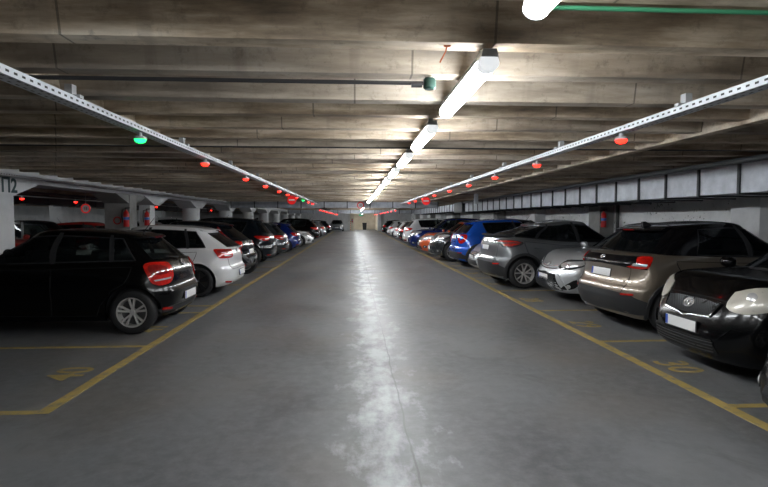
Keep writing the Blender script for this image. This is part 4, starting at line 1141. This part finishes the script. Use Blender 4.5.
MESHG = mat('grille_mesh', (.014, .014, .015), .35, metal=.3)
def mesh_grille(B, go, z0, z1, w0, w1, step=.032, r=.0035, m=None):
    """diagonal wire mesh following the bumper skin"""
    mb = MB(); n = int((2*w1)/step)
    def clipw(z): return w0+(w1-w0)*(z-z0)/(z1-z0)
    for sg in (1, -1):
        for i in range(-n, n+1):
            pts = []
            for k in range(9):
                z = z0+(z1-z0)*k/8; y = i*step+sg*(z-(z0+z1)/2)*1.1
                if abs(y) > clipw(z): continue
                st = B.Fp(y, z=z); pts.append(B.P(*st)+B.N(*st)*.012)
            if len(pts) > 1: mb.tube(pts, r, 4)
    return mb.build('wire_mesh', m or MESHG, go)
GREYM = mat('grille_wire_grey', (.12, .125, .13), .3, metal=.8)
def front_yaris_old(root, B, G, D):
    W2, h2 = D['W']/2, D['h2']
    q = [B.Fp(-.42, z=.745), B.Fp(-.2, z=.765), B.Fp(0, z=.77), B.Fp(.2, z=.765), B.Fp(.42, z=.745), B.Fp(.36, z=.62), B.Fp(.12, z=.60), B.Fp(0, z=.575), B.Fp(-.12, z=.60), B.Fp(-.36, z=.62)]
    go = B.shape('grille', q, GAP, root, .004, rings=3); mesh_grille(B, go, .61, .755, .35, .40, m=GREYM)
    B.ribbon('grille_surround', q, .016, CHROME if False else GLOSSB, go, .016, closed=True)
    B.ribbon('chrome_lip', [B.Fp(-.36, z=.615), B.Fp(-.12, z=.597), B.Fp(0, z=.572), B.Fp(.12, z=.597), B.Fp(.36, z=.615)], .010, CHROME, go, .018)
    q = [B.Fp(-.50, z=.26), B.Fp(0, z=.25), B.Fp(.50, z=.26), B.Fp(.44, z=.40), B.Fp(0, z=.40), B.Fp(-.44, z=.40)]
    io = B.shape('lower_intake', q, GAP, root, .005, rings=3)
    for z in (.285, .315, .345, .375): B.ribbon('intake_bar', [B.Fp(-.46, z=z), B.Fp(0, z=z-.004), B.Fp(.46, z=z)], .008, GREYM, io, .012)
    plate(root, B, B.Fp(0, z=.49), name='number_plate')
    emblem(root, B, B.Fp(0, z=.70), 'ovals', .072)
    B.ribbon('bumper_crease', [B.S(h2-.55, z=.52), B.Fp(W2*.9, z=.53), B.Fp(.6, z=.54), B.Fp(.5, z=.42)], .012, GLOSSB, root, .010)
    B.ribbon('bumper_crease', [B.S(h2-.55, z=.52), B.Fp(W2*.9, z=.53), B.Fp(.6, z=.54), B.Fp(.5, z=.42)], .012, GLOSSB, root, .010, flip=True)
    # bonnet shut line
    for fl in (False, True):
        B.ribbon('bonnet_gap', [B.Fp(.0, z=.785), B.Fp(.25, z=.785), B.Fp(.44, z=.775), B.Fp(.50, z=.80)], .008, GAP, root, .003, flip=fl, depth=.003)
def hl_yaris_old(root, B, G, D, fl):
    f = lambda d, z: B.D(d, z, end=0)
    W2, h2 = D['W']/2, D['h2']
    o = lens(root, B, [f(.50, .70), f(.53, .80), f(.64, .875), f(.92, .935), f(1.22, .955), f(1.16, .86), f(.96, .74), f(.70, .68)], FOGL, fl, .010, .018, 3, 'headlight')
    s, t = f(.72, .79); t = -t if fl else t; p = B.P(s, t); n = B.N(s, t); R = n.to_track_quat('X', 'Z').to_matrix()
    mb = MB(); mb.lathe([(.001, .006), (.03, .004), (.045, 0), (.045, -.01), (.001, -.01)], 18, 'X', rot=R, c=p+n*.026); mb.build('bulb_bowl', CLEARL, o)
def front_yaris_silver(root, B, G, D):
    W2, h2 = D['W']/2, D['h2']
    B.ribbon('chrome_strip', [B.Fp(-.42, z=.69), B.Fp(-.2, z=.665), B.Fp(0, z=.655), B.Fp(.2, z=.665), B.Fp(.42, z=.69)], .035, CHROME, root, .016)
    B.ribbon('upper_slot', [B.Fp(-.42, z=.65), B.Fp(0, z=.62), B.Fp(.42, z=.65)], .022, GAP, root, .008)
    emblem(root, B, B.Fp(0, z=.69), 'ovals', .065)
    q = [B.Fp(-.62, z=.24), B.Fp(0, z=.22), B.Fp(.62, z=.24), B.Fp(.44, z=.54), B.Fp(0, z=.56), B.Fp(-.44, z=.54)]
    go = B.shape('lower_grille', q, GAP, root, .005, rings=3); mesh_grille(B, go, .24, .54, .58, .42, .045, .004, GREYM)
    plate(root, B, B.Fp(0, z=.46))
    for fl in (False, True):
        o = B.shape('fog_lamp_recess', [B.D(.64, .28, end=0), B.D(.80, .27, end=0), B.D(.96, .34, end=0), B.D(.94, .47, end=0), B.D(.80, .40, end=0)], GAP, root, .014, flip=fl, sm=2, rings=4)
        s, t = B.D(.80, .33, end=0); t = -t if fl else t; p = B.P(s, t); n = B.N(s, t); R = n.to_track_quat('X', 'Z').to_matrix()
        mb = MB(); mb.lathe([(.001, .008), (.035, .006), (.042, -.006), (.001, -.01)], 16, 'X', rot=R, c=p+n*.022); mb.build('fog_lamp', CLEARL, o)
        B.ribbon('bumper_blade', [B.Fp(.50, z=.56), B.Fp(.66, z=.40), B.Fp(.70, z=.25)], .02, D['pm'], root, .014, flip=fl)
def hl_silver(root, B, G, D, fl):
    f = lambda d, z: B.D(d, z, end=0)
    W2, h2 = D['W']/2, D['h2']
    o = lens(root, B, [f(.46, .66), f(.62, .74), f(.94, .82), f(1.26, .86), f(1.18, .79), f(.98, .69), f(.74, .635), f(.52, .63)], DARKL, fl, .010, .010, 3, 'headlight')
    lens(o, B, [f(.52, .665), f(.64, .72), f(.94, .79), f(1.12, .815), f(.98, .72), f(.74, .66)], CLEARL, fl, .026, .004, 3, 'reflector_bowl')
    s, t = f(.72, .69); t = -t if fl else t; p = B.P(s, t); n = B.N(s, t); R = n.to_track_quat('X', 'Z').to_matrix()
    mb = MB(); mb.lathe([(.001, .010), (.03, .006), (.042, 0), (.042, -.01), (.001, -.01)], 16, 'X', rot=R, c=p+n*.022); mb.build('projector', CHROME, o)
GREYC = paint('warm_grey', (.17, .18, .19), .6, .3)
# left row
left('black hatchback with silver twin-spoke wheels, nearest in the left row', dict(L=4.0, W=1.68, H=1.46, belt=.985, deck=1.03, emb='roundel', glass=GLASS, glassf=GLASS, qwin=(-1.50, -1.24), rwin=(-1.14, -1.08), bpil=(-.38, -.42), ro=.55, fo=.86, rim='twin', rimm=ALLOY, platez=.47, platep=0, valz=.37, lampf=lamp_polo, roof_r=-1.44, antenna='mast',
    xr=[(0, .955), (.1, .975), (.3, .995), (.46, 1.0), (.53, .975), (.8, .962), (1, .93)]), BLACK, 8.02, -2.52)
left('white hatchback with black wheels, second in the left row', dict(L=4.15, W=1.77, H=1.48, belt=.98, deck=1.02, ro=.72, rim='wide', rimm=ALLOYD, wr=.32, rimr=.23, emb='roundel', antenna=None, glassf=TINT, lampf=lamp_golf, roof_r=-1.46, gbase_r=-2.02, ry=.72, rwin=(-1.14, -1.04), qwin=(-1.53, -1.26), bpil=(-.30, -.36), platez=.46, valz=.33, valm=WHITE, cladw=.02), WHITE, 11.45, -2.48)
left('dark blue-black crossover with tall red lamps beside the white hatchback', dict(L=4.1, W=1.75, H=1.56, belt=1.02, deck=1.06, ro=.42, rim='twin', rimm=ALLOY, wr=.34, rimr=.22, clad=True, gc=.22, lampf=lamp_pillar, roof_r=-1.35), BLACKB, 14.45, -2.78, turn=-3)
left('large dark blue-black SUV, fourth in the left row', dict(L=4.5, W=1.84, H=1.66, belt=1.08, deck=1.12, wr=.36, rimr=.24, gc=.22, rim='y', cowl=1.15, lampf=lamp_suv, roof_r=-1.70, antenna='fin'), BLACKB, 18.4, -2.78)
left('grey estate with bright red lamps behind the large dark SUV', dict(L=4.4, W=1.78, H=1.50, belt=.97, deck=1.02, wr=.32, cowl=1.1, lampf=lamp_suv), DGREY, 22.0, -2.78)
left('dark blue hatchback with red lamps, sixth in the left row', dict(L=4.0, W=1.74, H=1.46, belt=.95, spoiler=.08, lampf=lamp_golf), DBLUE, 25.6, -2.62)
left('white coupe facing the aisle in the left row', dict(L=4.4, W=1.80, H=1.40, belt=.92, hood=.72, wr=.33, rimr=.23, spoiler=0, roofm=GLOSSB, pillar=GLOSSB, antenna=None), WHITE, 30.3, -2.35, out='front')
left('black SUV with red lamps beyond the white coupe', dict(L=4.5, W=1.84, H=1.66, belt=1.08, deck=1.12, wr=.36, gc=.22, cowl=1.15, lampf=lamp_suv), BLACK, 36.5, -2.4)
left('grey hatchback near the far end of the left row', dict(L=4.1, W=1.76, H=1.5), MGREY, 44.8, -2.4)
left('dark hatchback, last in the left row', dict(L=4.1, W=1.76, H=1.5), BLACKB, 53.0, -2.3)
r = build_car('parked_car', 'dark car facing the camera at the far end left of the cream pillar', (-2.25, 68.5, 0), -PI/2, MGREY, dict(L=4.4, W=1.82, H=1.5, roofm=BLACK, pillar=BLACK), None); generic_front(*r, {})
# right row
right('black car cut by the right edge, only its front corner in view', dict(L=4.2, W=1.76, H=1.48, hood=.74), BLACK, 2.92, 2.86, out='front')
right('black hatchback with oval emblem and hazed headlights facing the aisle in bay 30', dict(L=3.78, W=1.70, H=1.53, belt=1.02, hood=.80, hoodn=.86, hoodm=1.0, gc=.17, ro=.6, fo=.75, cowl=.98, wr=.30, antenna=None, hlampf=hl_yaris_old, frontf=front_yaris_old), BLACK, 5.28, 3.50, out='front')
right('bronze hatchback with black roof and tailgate in bay 29', dict(L=4.0, W=1.75, H=1.57, belt=1.07, deck=1.12, lampf=lamp_bronze, roofm=GLOSSB, pillar=GLOSSB, roof_r=-1.30, gbase_r=-1.70, spoiler=.16, spoilm=GLOSSB, wr=.33, rimr=.22, rim='y', rimm=ALLOYD, clad=True, cladw=.05, valz=.58, platez=.82, platep=.15, rwin=(-.95, -.80), emb='ovals', antenna='fin', glass=TINT, xr=[(0, .95), (.1, .975), (.3, 1.0), (.45, .995), (.54, .965), (.75, .945), (.88, .955), (1, .915)]), BRONZE, 7.65, 3.63, turn=4)
right('silver hatchback facing the aisle between bronze car and grey crossover', dict(L=3.9, W=1.70, H=1.53, belt=1.0, hood=.74, hoodn=.80, hoodm=.95, hlampf=hl_silver, frontf=front_yaris_silver, antenna=None, cowl=.92), SILVER, 10.1, 3.80, out='front')
right('grey crossover with dark arches, rear to the aisle, right row', dict(L=4.35, W=1.80, H=1.58, belt=1.06, deck=1.20, wr=.35, rimr=.235, gc=.20, clad=True, cowl=1.05, lampf=lamp_c, roof_r=-1.05, gbase_r=-2.02, rwin=(-1.15, -.80), qwin=(-1.62, -1.05), platez=.93, valz=.60, rim='y', spokes=5, rimm=ALLOY, spoiler=.05, wiper=False, emb='chevrons', antenna='fin', seal=.022), GREYC, 12.45, 3.14, fn=tail_lip, turn=3)
right('small silver car mostly hidden between blue car and grey crossover', dict(L=3.7, W=1.66, H=1.45), SILVER, 14.9, 3.42, out='front')
right('bright blue crossover with round tail lamps, rear to the aisle', dict(L=4.25, W=1.80, H=1.60, belt=1.05, deck=1.13, wr=.34, gc=.2, lampf=lamp_round, platez=1.0, valz=.52, clad=True, roof_r=-1.55, antenna=None), BLUE, 17.4, 3.32, turn=3)
right('dark grey SUV facing the aisle beside the bright blue crossover', dict(L=4.6, W=1.86, H=1.62, belt=1.08, hood=.95, wr=.37, rimr=.25, gc=.2, cowl=1.1, spoiler=.05), DGREY, 20.0, 2.95, out='front')
right('orange hatchback facing the aisle with black roof', dict(L=4.1, W=1.78, H=1.55, belt=1.0, hood=.82, roofm=GLOSSB), ORANGE, 23.0, 2.9, out='front')
right('dark blue SUV facing the aisle, right row', dict(L=4.5, W=1.84, H=1.66, belt=1.05, hood=.92, wr=.36, roofm=BLACK, cowl=1.1), DBLUE, 26.8, 2.8, out='front')
right('white SUV with black windows, rear to the aisle beyond dark blue SUV', dict(L=4.5, W=1.84, H=1.66, belt=1.08, deck=1.14, wr=.35, cowl=1.1), WHITE, 31.0, 2.95)
right('dark hatchback with red lamps between the white cars', dict(L=4.1, W=1.76, H=1.5), DGREY, 34.6, 2.95)
right('white hatchback beyond the dark one, right row', dict(L=4.1, W=1.76, H=1.5), WHITE, 38.3, 2.95)
right('silver hatchback near the far end of the right row', dict(L=4.1, W=1.76, H=1.5), SILVER, 45.5, 2.95)
right('dark hatchback with lit red lamp, last in the right row', dict(L=4.1, W=1.76, H=1.5), BLACKB, 55.0, 2.95)
# beyond the left columns
for lab, pm, Y, x, P in (('red-framed dark car beyond the black hatchback, left of the columns', paint('dark_red', (.35, .02, .015), .2), 14.2, -7.9, dict(L=4.2, W=1.78, H=1.60, belt=1.05, roofm=BLACK)),
        ('dark estate car in the bays beyond the left columns', BLACKB, 17.2, -7.9, dict(L=4.4, W=1.8, H=1.56)),
        ('red hatchback in the bays beyond the left columns', paint('red', (.5, .02, .015), .1), 20.5, -7.9, dict(L=4.1, W=1.76, H=1.5)),
        ('blue hatchback in the bays beyond the left columns', DBLUE, 11.4, -7.9, dict(L=4.1, W=1.76, H=1.5)),
        ('silver hatchback in the bays beyond the left columns', SILVER, 26.5, -7.9, dict(L=4.1, W=1.76, H=1.5)),
        ('white van-like car in the bays beyond the left columns', WHITE, 31.0, -7.9, dict(L=4.3, W=1.8, H=1.7, belt=1.05))):
    left(lab, P, pm, Y, x, out='front', grp=FG)
